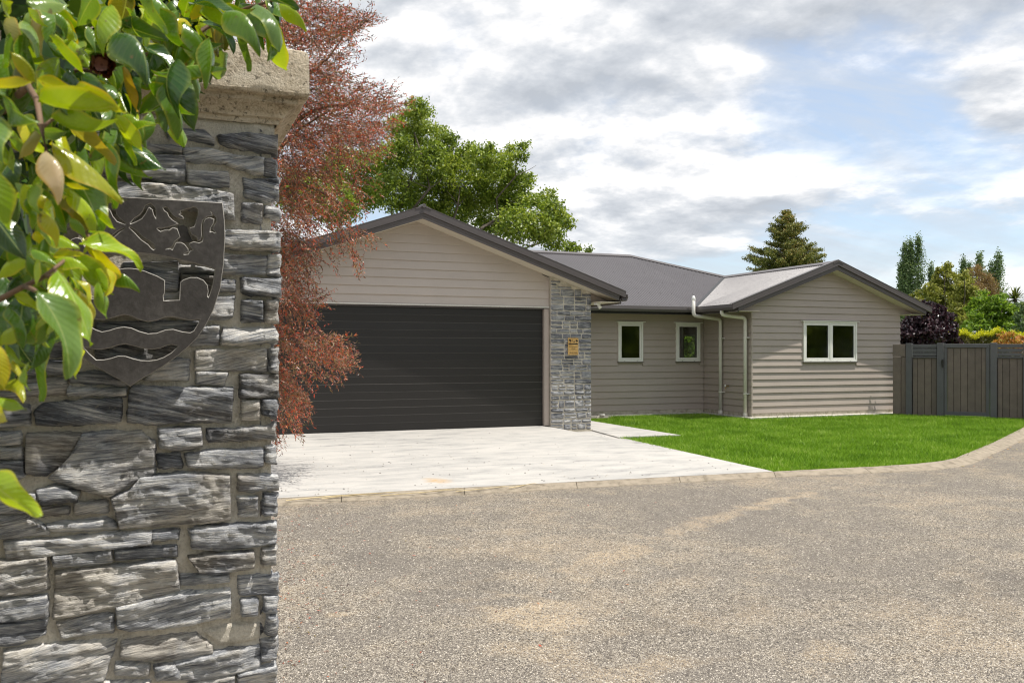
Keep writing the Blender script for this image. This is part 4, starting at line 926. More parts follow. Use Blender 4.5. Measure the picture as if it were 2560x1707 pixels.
STN = [
('C', [(-30, 12), (120, -8), (350, -8)], [(-30, 60), (150, 60), (350, 45)]), ('C', [(362, 25), (660, 20)], [(362, 55), (660, 62)]),
('C', [(-60, 95), (60, 100), (150, 118)], [(-60, 220), (60, 218), (152, 206)]),
('C', [(195, 150), (245, 105), (430, 85), (635, 80)], [(200, 200), (300, 210), (430, 206), (622, 198)]),
('C', [(692, 55), (705, 15), (960, 20), (1215, 22)], [(672, 190), (840, 204), (980, 196), (1205, 190)]),
('C', [(1265, -48), (1452, -42)], [(1265, 66), (1450, 62)]), ('C', [(1268, 90), (1356, 88)], [(1268, 180), (1354, 184)]), ('C', [(1378, 82), (1445, 88)], [(1380, 150), (1440, 176)]),
('C', [(-60, 258), (105, 250)], [(-60, 322), (108, 312)]), ('C', [(-60, 340), (110, 338)], [(-60, 392), (115, 386)]), ('C', [(-60, 412), (118, 404)], [(-60, 520), (90, 500), (128, 470)]),
('C', [(148, 262), (300, 256), (442, 256), (400, 330), (368, 400)], [(150, 462), (200, 480), (246, 478), (300, 430), (358, 408)]),
('C', [(444, 268), (600, 248), (740, 246), (770, 285), (808, 312)], [(380, 396), (250, 486), (425, 548), (560, 590), (720, 498), (806, 458)]),
('C', [(836, 240), (930, 228), (1046, 230)], [(842, 322), (940, 340), (1058, 314)]), ('C', [(1092, 240), (1250, 236), (1436, 214)], [(1100, 298), (1436, 282)]),
('C', [(832, 372), (942, 362)], [(836, 432), (950, 430)]), ('C', [(975, 376), (1100, 346), (1370, 338)], [(1000, 426), (1220, 436), (1370, 428)]), ('C', [(1396, 332), (1442, 326)], [(1392, 402), (1438, 414)]),
('C', [(205, 556), (300, 530), (415, 572)], [(210, 628), (402, 602)]), ('C', [(215, 642), (362, 640)], [(220, 686), (356, 680)]), ('C', [(396, 620), (560, 610)], [(400, 680), (566, 668)]),
('C', [(245, 736), (400, 712), (545, 690), (604, 735)], [(282, 764), (500, 766), (606, 750)]), ('C', [(-60, 700), (140, 682), (258, 768)], [(-60, 806), (100, 802), (256, 776)]),
('C', [(-60, 560), (190, 585)], [(-60, 672), (195, 662)]),
('C', [(592, 606), (690, 560), (740, 490), (960, 464), (1195, 480)], [(640, 742), (800, 738), (1050, 722), (1202, 704)]),
('C', [(1250, 478), (1452, 480)], [(1256, 556), (1448, 548)]), ('C', [(1252, 590), (1346, 590)], [(1256, 688), (1346, 692)]), ('C', [(1386, 570), (1444, 588)], [(1382, 680), (1442, 682)]),
('C', [(28, 832), (160, 815), (300, 806), (600, 776), (792, 770)], [(52, 910), (200, 900), (300, 884), (500, 866), (792, 830)]), ('C', [(804, 772), (936, 755)], [(802, 810), (926, 808)]),
('C', [(1002, 760), (1170, 736), (1440, 728)], [(1012, 850), (1140, 862), (1250, 856), (1438, 826)]), ('C', [(290, 886), (440, 880), (578, 864)], [(290, 946), (470, 944), (586, 924)]),
('C', [(610, 862), (922, 844)], [(612, 916), (922, 894)]), ('C', [(985, 908), (1100, 890), (1322, 878)], [(1062, 968), (1110, 984), (1180, 978), (1322, 952)]), ('C', [(1374, 862), (1444, 852)], [(1374, 942), (1440, 934)]),
('C', [(-60, 930), (110, 918), (248, 894)], [(-60, 1092), (110, 1090), (246, 1066)]),
('C', [(300, 984), (600, 950), (912, 920)], [(288, 1222), (432, 1198), (700, 1132), (938, 1062)]), ('C', [(950, 1000), (1195, 988)], [(952, 1046), (1195, 1030)]),
('C', [(1254, 1008), (1450, 1000)], [(1260, 1096), (1452, 1094)]), ('C', [(-60, 1128), (246, 1102)], [(-60, 1230), (246, 1208)]), ('C', [(-60, 1248), (246, 1226)], [(-60, 1356), (100, 1354), (232, 1296)]),
('C', [(620, 1160), (760, 1122), (900, 1094), (1202, 1076)], [(624, 1250), (700, 1282), (950, 1264), (1202, 1208)]), ('C', [(298, 1256), (430, 1214), (592, 1202)], [(338, 1320), (450, 1304), (592, 1290)]),
('C', [(1265, 1126), (1346, 1122)], [(1266, 1200), (1346, 1200)]), ('C', [(1386, 1102), (1448, 1104)], [(1386, 1186), (1444, 1184)]),
('C', [(1402, 1202), (1446, 1210)], [(1392, 1300), (1444, 1302)]),
('C', [(40, 1392), (300, 1360), (612, 1342)], [(18, 1580), (300, 1580), (530, 1548)]), ('C', [(648, 1346), (780, 1322), (900, 1300), (1030, 1302), (1105, 1376)], [(636, 1426), (820, 1452), (980, 1432), (1108, 1400)]),
('C', [(620, 1458), (782, 1466)], [(604, 1510), (770, 1522)]), ('C', [(820, 1468), (912, 1462)], [(820, 1532), (955, 1530)]),
('C', [(912, 1468), (1150, 1400), (1356, 1364)], [(960, 1536), (1130, 1532), (1356, 1466)]), ('C', [(1370, 1342), (1446, 1324)], [(1370, 1442), (1446, 1420)]),
('C', [(556, 1560), (780, 1550)], [(560, 1620), (790, 1620)]), ('C', [(986, 1572), (1100, 1545), (1222, 1514)], [(990, 1650), (1222, 1630)]), ('C', [(1250, 1512), (1440, 1462)], [(1256, 1600), (1444, 1590)]),
('B', [(160, 115), (400, 108), (590, 108), (640, 185), (692, 250)], [(210, 236), (450, 242), (690, 292)]), ('B', [(768, 214), (950, 170), (1240, 168), (1418, 190)], [(790, 228), (890, 312), (1100, 352), (1418, 408)]),
('B', [(-420, 250), (60, 298), (336, 330)], [(-420, 372), (120, 376), (334, 370)]), ('B', [(364, 346), (650, 342), (900, 418), (1276, 450)], [(378, 462), (520, 498), (800, 490), (1100, 602), (1266, 636)]),
('B', [(1290, 456), (1418, 480)], [(1286, 640), (1418, 662)]), ('B', [(410, 594), (860, 620)], [(414, 714), (560, 766), (886, 766)]),
('B', [(-420, 420), (0, 425), (366, 428)], [(-420, 640), (0, 690), (210, 710), (362, 690)]), ('B', [(1060, 688), (1444, 702)], [(1080, 884), (1330, 936), (1444, 900)]),
('B', [(1044, 974), (1262, 984)], [(1044, 1166), (1256, 1180)]), ('B', [(1312, 1014), (1452, 1024)], [(1308, 1120), (1448, 1136)]),
('B', [(-500, 742), (0, 755), (600, 815), (920, 878)], [(-500, 1010), (400, 1020), (800, 1100), (925, 1152)]), ('B', [(800, 1290), (1400, 1298), (1452, 1330)], [(800, 1470), (1452, 1504)]),
('D', [(800, 84), (1312, 114)], [(800, 284), (1292, 302)]), ('D', [(1330, 96), (1462, 100)], [(1326, 306), (1462, 312)]), ('D', [(1044, 358), (1464, 370)], [(1050, 512), (1420, 552), (1460, 520)]),
('D', [(740, 366), (952, 372)], [(740, 490), (952, 496)]), ('D', [(640, 568), (942, 572)], [(640, 810), (902, 792)]), ('D', [(1038, 618), (1256, 620)], [(1038, 836), (1258, 838)]),
('D', [(1310, 618), (1436, 622)], [(1310, 848), (1434, 852)]), ('D', [(830, 930), (1390, 926), (1425, 1010)], [(800, 1100), (960, 1122), (1310, 1076), (1426, 1082)]), ('D', [(480, 920), (762, 908)], [(440, 1120), (762, 1096)]),
('D', [(510, 1190), (760, 1174), (1302, 1184)], [(500, 1398), (1302, 1408)]), ('D', [(1350, 1166), (1432, 1168)], [(1350, 1420), (1430, 1422)]),
('D', [(150, 1300), (418, 1288)], [(-120, 1500), (412, 1516)]), ('D', [(520, 1430), (862, 1440)], [(520, 1556), (800, 1572)]),
('D', [(-320, 190), (0, 184), (288, 166)], [(-320, 480), (284, 488)]), ('D', [(330, 196), (760, 236)], [(336, 290), (760, 300)]), ('D', [(340, 330), (740, 336)], [(340, 560), (700, 566)]),
('D', [(-620, 870), (-60, 860), (560, 850)], [(-620, 950), (-60, 965), (520, 962)]), ('D', [(-620, 1130), (-60, 1150), (330, 1100)], [(-620, 1260), (-60, 1310), (240, 1260)]), ('D', [(60, 512), (330, 512)], [(130, 600), (330, 604)]),
('L', [(90, 1200), (330, 1186), (650, 1190)], [(85, 1322), (330, 1316), (640, 1300)]), ('L', [(78, 1370), (330, 1362), (650, 1368)], [(80, 1500), (330, 1498), (642, 1474)]), ('L', [(690, 1296), (1000, 1290), (1240, 1400)], [(700, 1398), (1240, 1424)]),
('L', [(-60, 1180), (60, 1190)], [(-60, 1330), (60, 1325)]), ('L', [(-60, 1368), (50, 1368)], [(-60, 1480), (50, 1480)]),
('S', [(-90, 330), (60, 322)], [(-90, 385), (60, 380)]), ('S', [(75, 315), (285, 322)], [(75, 370), (285, 372)]), ('S', [(-90, 400), (130, 398)], [(-90, 455), (130, 460)]), ('S', [(145, 395), (280, 392)], [(145, 440), (280, 438)]),
('S', [(-90, 475), (90, 470)], [(-90, 545), (90, 545)]), ('S', [(105, 470), (200, 472)], [(105, 560), (200, 560)]), ('S', [(-90, 565), (120, 570)], [(-90, 625), (120, 630)]), ('S', [(-90, 645), (40, 645)], [(-90, 745), (40, 740)]),
('S', [(55, 650), (200, 645)], [(55, 700), (200, 700)]), ('S', [(55, 715), (210, 712)], [(55, 770), (210, 768)]), ('S', [(-90, 765), (90, 785)], [(-90, 830), (90, 835)]), ('S', [(105, 785), (215, 782)], [(105, 840), (215, 838)]), ('S', [(-90, 850), (15, 850)], [(-90, 885), (15, 885)]), ('S', [(30, 852), (170, 850)], [(30, 890), (170, 890)]),
]
sid = 1000
for mode, T, B_ in STN:
    f_ = cv(mode)
    def w3_(P): return [(lambda q: (max(PX0, q[0]), q[2]))(PY(*f_(*p_), PYf)) for p_ in P]
    T3, B3 = w3_(T), w3_(B_)
    rs = random.Random(sid)
    stone_patch(T3, B3, PYf, GP, 'stone', M['schist'], rs.uniform(.018, .032), sid, step=.0052, amp=.017, round_=.0065, jit=.0045, grow=.0082); sid += 1
# the smooth pale stone near the foot of the view
f_ = cv('C'); T3, B3 = [[(q[0], q[2]) for q in (PY(*f_(*p_), PYf) for p_ in P)] for P in ([(1040, 1284), (1200, 1242), (1372, 1236)], [(1160, 1372), (1260, 1362), (1372, 1330)])]
stone_patch(T3, B3, PYf, GP, 'stone', M['mortar'], .012, 77, step=.008, amp=.003, round_=.012, jit=.002)
# lower courses under the view, and the right and other faces
def courses(a0, a1, z0, z1, plane, axis, seed, step):
    rr = random.Random(seed); z = z0; k = seed * 1000
    while z < z1 - .03:
        h = min(rr.uniform(.05, .12), z1 - z); a = a0
        while a < a1 - .02:
            w = rr.uniform(.10, .30)
            if a1 - (a + w) < .08: w = a1 - a
            stone_patch([(a + .008, z + h - .007), (a + w - .008, z + h - .007 + rr.uniform(-.006, .006))], [(a + .008, z + .007), (a + w - .008, z + .007 + rr.uniform(-.006, .006))],
                        plane, GP, 'stone', M['schist'], rr.uniform(.016, .03), k, step=step, amp=.014, round_=.009, axis=axis, jit=.004); k += 1; a += w
        z += h
courses(PX0, PX1 + .02, 0, .52, PYf, 'Y', 11, .02)
courses(PYf - .01, PYb, 0, 2.15, PX1 - .03, 'X', 12, .02)
# left return stones too
for zz_ in range(18):
    pass
# cap: loft of square rings
def capring(o, z): return [(PX0 - o, PYf - o, z), (PX1 + o, PYf - o, z), (PX1 + o, PYb + o, z), (PX0 - o, PYb + o, z)]
prof = [(.004, 2.150), (.010, 2.150), (.012, 2.163), (.022, 2.166), (.026, 2.175), (.034, 2.186), (.050, 2.197), (.054, 2.199), (.058, 2.202), (.059, 2.2165), (.062, 2.218), (.080, 2.2185), (.085, 2.225), (.085, 2.24), (.085, 2.29), (.085, 2.33), (.081, 2.345), (.070, 2.352), (-.15, 2.395), (-.38, 2.415)]
V = []; Fq = []; NS = 44
for o_, z_ in prof:
    c4 = [Vector(p) for p in capring(o_, z_)]
    for q in range(4):
        for i in range(NS):
            t = i / NS; p = c4[q].lerp(c4[(q + 1) % 4], t)
            cr_ = min(t, 1 - t) * NS      # worn arrises
            w_ = .0022 * noise.noise(p * 18) + .002 * noise.noise(p * 60)
            out_ = Vector((p.x - (PX0 + PX1) / 2, p.y - (PYf + PYb) / 2, 0)).normalized()
            p = p + out_ * (w_ - (.0025 if cr_ < 1 else 0)) + Vector((0, 0, .004 * noise.noise(p * 14 + Vector((5, 5, 5)))))
            V.append(p)
NR_ = NS * 4
for k in range(len(prof) - 1):
    for i in range(NR_): Fq.append((k * NR_ + i, k * NR_ + (i + 1) % NR_, (k + 1) * NR_ + (i + 1) % NR_, (k + 1) * NR_ + i))
Fq.append(tuple((len(prof) - 1) * NR_ + i for i in range(NR_)))
cp = mesh('cap', V, Fq, M['cap'], GP, (-.08, 3, 2.2)); cp.data.polygons.foreach_set('use_smooth', [True] * len(cp.data.polygons)); cp.data.set_sharp_from_angle(angle=math.radians(28))
md = cp.modifiers.new('edge', 'EDGE_SPLIT') if False else None

# ------------------------------------------------------------------ iron shield with cut out arms
SY = PYf - .068
f2 = lambda x, y: (x / 2.703, 440 + y / 2.703)
fB, fD = cv('B'), cv('D')
def s2(P, f_): return [(lambda q: (q[0], q[2]))(PY(*f_(x, y), SY)) for x, y in P]
tip = s2([(880, 1416)], f2)[0]; mir = lambda P: [(2 * tip[0] - x, z) for x, z in P][::-1]
half = s2([(880, 152), (1200, 170), (1500, 188), (1512, 300), (1516, 420), (1506, 600), (1484, 760), (1440, 900), (1390, 1000), (1330, 1090), (1270, 1150), (1200, 1210), (1110, 1275), (1030, 1325), (950, 1370)], f2)
# level the top edge in the plane
outline = half + [tip] + mir(half[1:])
topz = half[1][1]
def hole_sym(right_top, right_bot):
    "region given by its right half: top polyline from centre to right, bottom polyline from right to centre"
    r = s2(right_top + right_bot, f2); return r + mir(r)
h1 = hole_sym([(880, 512), (1050, 530), (1200, 560), (1320, 590), (1456, 628)], [(1448, 680), (1438, 740), (1420, 800), (1408, 826), (1398, 815), (1404, 780), (1398, 740), (1372, 708), (1330, 690), (1285, 690), (1240, 706), (1222, 720), (1216, 842), (1104, 846), (1100, 810), (1110, 790), (1110, 708), (1060, 680), (980, 648), (920, 632), (880, 628)])
W2t = [(1356, 966), (1280, 972), (1230, 962), (1160, 948), (1120, 950), (1060, 972), (1000, 982), (940, 968), (890, 945), (845, 934), (800, 942), (750, 958), (700, 968), (640, 966), (590, 950), (540, 940), (490, 952), (440, 966)]
W2b = [(460, 1040), (510, 1040), (560, 1022), (600, 1018), (650, 1042), (690, 1056), (740, 1046), (790, 1030), (838, 1022), (890, 1030), (940, 1052), (1000, 1068), (1060, 1064), (1120, 1042), (1170, 1038), (1230, 1055), (1284, 1062), (1312, 1048), (1340, 1000)]
W3t = [(1212, 1146), (1160, 1136), (1130, 1140), (1080, 1160), (1030, 1168), (970, 1162), (910, 1146), (850, 1132), (800, 1138), (750, 1156), (690, 1168), (640, 1166), (590, 1154), (556, 1150)]
W3b = [(600, 1200), (650, 1244), (700, 1244), (750, 1234), (800, 1218), (850, 1220), (900, 1236), (950, 1248), (1010, 1250), (1060, 1244), (1110, 1226), (1160, 1196)]
LION = [(118, 1016), (150, 1006), (185, 1014), (215, 1066), (250, 1108), (330, 1142), (360, 1140), (350, 1120), (300, 1095), (330, 1078), (318, 1050), (370, 1040), (400, 1022), (440, 1018), (470, 1004), (505, 1014), (530, 1040), (532, 1100), (516, 1150), (505, 1200), (488, 1240), (442, 1252), (436, 1272), (460, 1320), (520, 1352), (530, 1392), (556, 1386), (566, 1330), (562, 1230), (580, 1160), (630, 1116), (690, 1108), (684, 1080), (662, 1058), (690, 1066), (712, 1104), (742, 1130), (742, 1180), (716, 1230), (700, 1262), (742, 1308), (720, 1312), (690, 1296), (662, 1302), (668, 1250), (706, 1190), (708, 1150), (660, 1134), (616, 1150), (594, 1200), (592, 1290), (598, 1360), (580, 1412), (540, 1426), (480, 1412), (432, 1432), (440, 1462), (484, 1500), (440, 1520), (420, 1556), (362, 1560), (366, 1540), (414, 1520), (410, 1490), (370, 1440), (330, 1420), (280, 1422), (252, 1480), (236, 1510), (210, 1492), (152, 1500), (160, 1486), (226, 1468), (262, 1396), (318, 1354), (300, 1300), (286, 1262), (240, 1250), (200, 1280), (150, 1278), (96, 1296), (54, 1264), (58, 1246), (110, 1252), (190, 1236), (290, 1200), (230, 1160), (190, 1120), (176, 1080), (140, 1056)]
def stroke(P, w):
    P = [Vector(p) for p in P]; Lf, Rt = [], []
    for i, p in enumerate(P):
        t = (P[min(i + 1, len(P) - 1)] - P[max(i - 1, 0)]).normalized(); n_ = Vector((-t.y, t.x)); ww = w[i] * .68
        Lf.append(p + n_ * ww); Rt.append(p - n_ * ww)
    return [tuple(p) for p in Lf + Rt[::-1]]
c1 = stroke([(1056, 292), (1046, 262), (1040, 226), (1014, 202), (992, 212), (974, 250), (950, 280), (915, 300), (880, 326)], [6, 16, 20, 26, 24, 22, 26, 24, 8])
c2 = stroke([(842, 356), (800, 380), (740, 432), (686, 488)], [8, 16, 18, 26]); c3 = stroke([(672, 242), (690, 208), (730, 198), (762, 220), (776, 270), (800, 300), (850, 328)], [22, 30, 40, 36, 24, 24, 10])
c4 = stroke([(874, 348), (915, 378), (960, 424), (1010, 456), (1030, 476), (1046, 500)], [10, 18, 20, 24, 28, 16])
holes = [h1, s2(W2t + W2b, f2), s2(W3t + W3b, f2), s2(LION, fB)] + [s2(c, f2) for c in (c1, c2, c3, c4)]
# mirrored lion (left of the staffs, mostly behind the leaves)
lx = s2(LION, fB); holes.append([(2 * tip[0] - x - .004, z) for x, z in lx][::-1])
cu = bpy.data.curves.new('shield', 'CURVE'); cu.dimensions = '2D'; cu.fill_mode = 'BOTH'; cu.extrude = .008; cu.bevel_depth = .0016; cu.bevel_resolution = 0
for P in [outline] + holes:
    sp_ = cu.splines.new('POLY'); sp_.points.add(len(P) - 1); sp_.use_cyclic_u = True
    for i, (x, z) in enumerate(P): sp_.points[i].co = (x - tip[0], z - tip[1], 0, 1)
o = bpy.data.objects.new('tmp', cu); COL.objects.link(o); bpy.context.view_layer.update()
me = bpy.data.meshes.new_from_object(o.evaluated_get(bpy.context.evaluated_depsgraph_get())); bpy.data.objects.remove(o)
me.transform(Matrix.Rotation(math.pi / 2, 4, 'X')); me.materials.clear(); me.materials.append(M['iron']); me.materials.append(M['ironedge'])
for p_ in me.polygons: p_.material_index = 1 if (abs(p_.normal.y) < .93 ) else 0  # cut edges and chamfers take the painted highlight
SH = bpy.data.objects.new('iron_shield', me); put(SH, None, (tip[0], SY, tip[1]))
tag(SH, 'dark iron shield with cut out lion, staffs, castle and waves on the stone pillar', 'shield')
# raised body of the right lion + fixing studs
lb = s2([(300, 1215), (360, 1205), (410, 1235), (420, 1290), (440, 1330), (470, 1385), (430, 1402), (380, 1398), (330, 1404), (300, 1380), (326, 1345), (306, 1300)], fB)
MB().prism([(x, SY + .010, z) for x, z in lb], (0, .006, 0)).build('lion_body', M['iron'], SH)
for (x, z) in s2([(1450, 220), (1420, 870), (1000, 1290)], f2): MB().tube([(x, SY + .004, z), (x, SY + .06, z)], .006, 8).build('fixing', M['iron'], SH, (x, SY, z))

# ------------------------------------------------------------------ camellia
CA = empty('camellia_shrub', (-1.1, 1.4, 0), 'glossy camellia bush with yellow green leaves reaching over the stone pillar', 'shrub')
LM = []
def leafmesh(curl, fold, wav, tw, seed):
    nv, nu = 14, 6; V = []; UV = []
    for j in range(nv + 1):
        v = j / nv
        wdt = (math.sin(math.pi * min(1, v ** .82)) ** .9) * (1 - .12 * v) if v < 1 else 0
        if v > .86: wdt = max(wdt, 0) * 1.0 + .0
        for i in range(nu + 1):
            u = -1 + 2 * i / nu
            x = u * wdt; a = tw * (v - .5)
            z = curl * 4 * v * (1 - v) + fold * abs(u) ** 1.3 * wdt + wav * math.sin(v * 9 + seed + u * 1.3) * abs(u)
            V.append((x, v, z)); UV.append((u * .5 + .5, v))
    Fq = [(j * (nu + 1) + i, j * (nu + 1) + i + 1, (j + 1) * (nu + 1) + i + 1, (j + 1) * (nu + 1) + i) for j in range(nv) for i in range(nu)]
    return V, UV, Fq
LSH = [leafmesh(*a) for a in ((.10, -.16, .03, .3, 0), (.20, -.22, .05, -.3, 2), (.05, -.12, .04, .2, 4), (.28, -.30, .04, .5, 6), (.14, .12, .06, -.5, 1))]
lcache = {}
def leaf_me(shape, matn):
    k = (shape, matn)
    if k not in lcache:
        V, UV, Fq = LSH[shape]; me = bpy.data.meshes.new('leaf'); me.from_pydata(V, [], Fq); me.materials.append(M[matn])
        uvl = me.uv_layers.new(name='UVMap')
        for l in me.loops: uvl.data[l.index].uv = UV[l.vertex_index]
        me.polygons.foreach_set('use_smooth', [True] * len(me.polygons)); me.update(); lcache[k] = me
    return lcache[k]
nleaf = [0]; LASTM = [None]
def leaf(P0, P1, wid, matn, roll=None, shape=None, bulge=1.0):
    "wid = apparent half-width in metres (as seen from the path)"
    P0, P1 = Vector(P0), Vector(P1); ax = P1 - P0; L = ax.length; ax.normalize()
    camv = (Vector((0, 0, EYE)) - (P0 + P1) / 2).normalized(); N = (camv - ax * camv.dot(ax)).normalized()
    Wt = L * .25; a = 0
    if wid < Wt: a = math.acos(max(.05, wid / Wt)) * R.choice((-1, 1)) * .92
    else: Wt = wid
    if roll is not None: a = roll
    N = Matrix.Rotation(a, 3, ax) @ N; X = ax.cross(N).normalized()
    shape = R.randrange(5) if shape is None else shape
    o = bpy.data.objects.new('leaf', leaf_me(shape, matn))
    mt = Matrix((X * Wt, ax * L, N * L * bulge)).transposed().to_4x4()
    o.parent = CA; COL.objects.link(o)
    o.matrix_local = Matrix.Translation(P0 - WL[CA.name]) @ mt
    LASTM[0] = Matrix.Translation(P0 - WL[CA.name]) @ mt
    nleaf[0] += 1; return o
def leaf_join(P0, P1, wid, matn):
    o = leaf(P0, P1, wid, matn); me = o.data; mt = LASTM[0]; n0 = len(JV); JM.setdefault(matn, len(JM))
    JV.extend([mt @ v.co for v in me.vertices]); JF.extend([tuple(i + n0 for i in p.vertices) for p in me.polygons]); JI.extend([JM[matn]] * len(me.polygons))
    uvl = me.uv_layers[0].data; JU.extend([tuple(uvl[l].uv) for p in me.polygons for l in p.loop_indices]); bpy.data.objects.remove(o)
JV, JF, JI, JU, JM = [], [], [], [], {}
Bv, Yv, Dv, Mv, Ov, Pv, Rv, Gv = 'c_bright', 'c_yellow', 'c_dark', 'c_mid', 'c_olive', 'c_pink', 'c_orange', 'c_grey'
LV = [  # base, tip, width px, material, depth
((94, 22), (104, 140), 34, Pv, 1.0), ((66, 6), (172, 14), 44, Gv, .9), ((236, -12), (196, 66), 58, Gv, 1.0), ((318, -22), (290, 76), 66, Ov, 1.2), ((345, -8), (416, 86), 30, Gv, 1.15),
((126, 88), (213, 186), 16, Bv, 1.0), ((122, 88), (164, 150), 44, Mv, 1.15), ((88, 205), (24, 130), 34, Yv, .85), ((92, 198), (196, 236), 36, Yv, .86), ((96, 250), (300, 262), 60, Bv, .83), ((190, 214), (314, 282), 30, Yv, .82), ((120, 225), (240, 262), 30, Bv, .85),
((14, 230), (100, 306), 40, Gv, .78), ((-34, 214), (78, 206), 22, Yv, .75), ((160, 238), (168, 288), 28, Gv, .85), ((128, 292), (298, 300), 34, Bv, .85), ((288, 288), (356, 378), 46, Bv, .98),
((510, 24), (545, 144), 36, Ov, 1.5), ((556, 48), (560, 128), 48, Ov, 1.5), ((518, 88), (528, 212), 30, Dv, 1.6), ((556, 128), (540, 200), 44, Gv, 1.62), ((588, 52), (624, 180), 22, Gv, 1.5), ((552, 20), (630, 74), 22, Bv, 1.45),
((636, 46), (646, 98), 16, Yv, 1.6), ((652, 60), (673, 152), 22, Gv, 1.55), ((596, 8), (712, 142), 44, Mv, 1.5), ((676, 52), (718, 176), 40, Bv, 1.45), ((640, 12), (700, 130), 26, Gv, 1.44), ((674, -8), (716, 54), 34, Mv, 1.5), ((698, 8), (766, 80), 36, Bv, 1.42),
((424, 0), (424, 118), 30, Mv, 1.4), ((474, -10), (454, 70), 54, Mv, 1.45), ((380, 20), (418, 90), 28, Gv, 1.35), ((420, 145), (484, 242), 30, Mv, 1.5), ((418, 168), (454, 270), 52, Bv, 1.45), ((384, 244), (455, 290), 60, Bv, 1.4),
((470, 116), (486, 210), 36, Ov, 1.5), ((486, 112), (524, 168), 30, Dv, 1.55), ((380, 248), (416, 332), 22, Gv, 1.35), ((308, 168), (344, 280), 14, Rv, 1.1), ((400, 290), (462, 368), 34, Mv, 1.45),
((-14, 292), (8, 412), 72, Gv, .75), ((98, 322), (48, 398), 30, Ov, .85), ((114, 378), (146, 512), 74, Pv, .82), ((126, 356), (306, 508), 40, Yv, .9), ((160, 296), (290, 410), 36, Ov, .95), ((338, 324), (394, 424), 20, Bv, 1.15),
((304, 338), (340, 414), 18, Bv, 1.1), ((350, 372), (338, 432), 20, Mv, 1.2), ((-18, 420), (26, 580), 84, Bv, .66), ((56, 462), (168, 584), 110, Mv, .95), ((-16, 540), (66, 650), 100, Dv, .8), ((172, 474), (240, 586), 28, Bv, .95),
((148, 498), (218, 578), 24, Ov, 1.0), ((236, 528), (288, 572), 18, Bv, 1.0), ((212, 528), (264, 574), 34, Gv, 1.05), ((196, 612), (356, 674), 38, Bv, .95), ((112, 588), (200, 622), 36, Bv, .9), ((94, 578), (120, 634), 24, Yv, .9),
((112, 598), (96, 674), 34, Mv, .9), ((186, 622), (284, 738), 50, Bv, .9), ((232, 624), (304, 710), 24, Yv, .95), ((132, 640), (210, 636), 26, Yv, .88), ((144, 676), (228, 864), 104, Bv, .8), ((88, 728), (172, 946), 104, Gv, .78), ((60, 735), (44, 858), 108, Dv, .85),
((132, 826), (76, 930), 34, Dv, .9), ((158, 738), (226, 814), 24, Yv, .92), ((204, 872), (190, 946), 12, Bv, 1.0), ((-12, 862), (12, 974), 44, Yv, .75), ((-20, 992), (66, 1024), 34, Bv, .8), ((-34, 1190), (102, 1290), 66, Bv, .66), ((-14, 1006), (16, 1052), 20, Yv, .78),
((250, 470), (266, 520), 22, Mv, 1.1), ((30, 600), (60, 690), 40, Mv, .9), ((50, 690), (20, 760), 36, Dv, .9), ((250, 340), (300, 400), 30, Mv, 1.05), ((60, 150), (40, 230), 34, Ov, 1.0), ((20, 40), (50, 130), 40, Ov, 1.0), ((0, 0), (12, 40), 20, Bv, .85)]
for (b0, t0, w_, mt_, d_) in LV:
    dj = d_ * R.uniform(.97, 1.03)
    P0, P1 = PD(*b0, dj), PD(*t0, dj * R.uniform(.97, 1.05))
    leaf(P0, P1, w_ * d_ / F * (.44 if w_ < 70 else .36), mt_)
# many small glossy young leaves in sprays
for (cx, cy, dd0, cnt, ln0) in ((60, 60, .98, 9, 78), (150, 40, 1.0, 9, 70), (230, 60, 1.1, 9, 62), (300, 40, 1.2, 8, 60), (370, 60, 1.3, 8, 60), (440, 40, 1.4, 8, 60), (520, 60, 1.5, 7, 60), (600, 40, 1.52, 5, 60), (430, 160, 1.45, 7, 62), (250, 240, 1.0, 8, 66), (330, 300, 1.05, 8, 70),
                           (60, 340, .85, 9, 80), (180, 420, .95, 10, 80), (60, 480, .85, 9, 90), (180, 560, .95, 8, 80), (90, 640, .85, 9, 84), (210, 680, .93, 7, 80), (40, 800, .85, 8, 90), (130, 780, .9, 7, 80), (10, 900, .8, 4, 70)):
    for _ in range(cnt):
        an = R.gauss(-1.15, .55); l_ = ln0 * R.uniform(.8, 1.25); bx, by = cx + R.gauss(0, 34), cy + R.gauss(0, 28)
        if bx > 620 and by > 60: continue
        d1 = dd0 * R.uniform(.96, 1.1); tx_, ty_ = bx + math.cos(an) * l_, by - math.sin(an) * l_
        leaf(PD(bx, by, d1), PD(tx_, ty_, d1 * R.uniform(.96, 1.05)), l_ * R.uniform(.06, .17) * d1 / F, R.choice((Bv, Bv, Bv, Mv, Mv, Yv, Gv)))
# leaves filling the bush behind
rg = [(-60, 0, 560, 110, 70), (-60, 90, 470, 230, 60), (-80, 200, 330, 420, 62), (-80, 400, 200, 700, 44), (-60, 690, 110, 880, 20), (470, -20, 700, 60, 14)]
for (x0, y0, x1, y1, cnt) in rg:
    for _ in range(cnt):
        px, py = R.uniform(x0, x1), R.uniform(y0 - 20, y1); dd_ = R.uniform(1.15, 1.75) if px > 300 else R.uniform(1.0, 1.7)
        Lr = R.uniform(.065, .095); an = R.gauss(-1.35, .6); P0 = PD(px, py, dd_)
        Lr *= R.choice((.75, .9, 1.0)); P1 = P0 + Vector((math.cos(an) * Lr * C_, -math.cos(an) * Lr * S_ + R.uniform(-.03, .03), math.sin(an) * Lr))
        if 30 < py < 60 and px > 640: continue
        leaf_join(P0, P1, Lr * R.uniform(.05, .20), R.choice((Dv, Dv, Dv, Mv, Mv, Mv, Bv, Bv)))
me = bpy.data.meshes.new('inner_leaves'); me.from_pydata(JV, [], JF)
for k_ in JM: me.materials.append(M[k_])
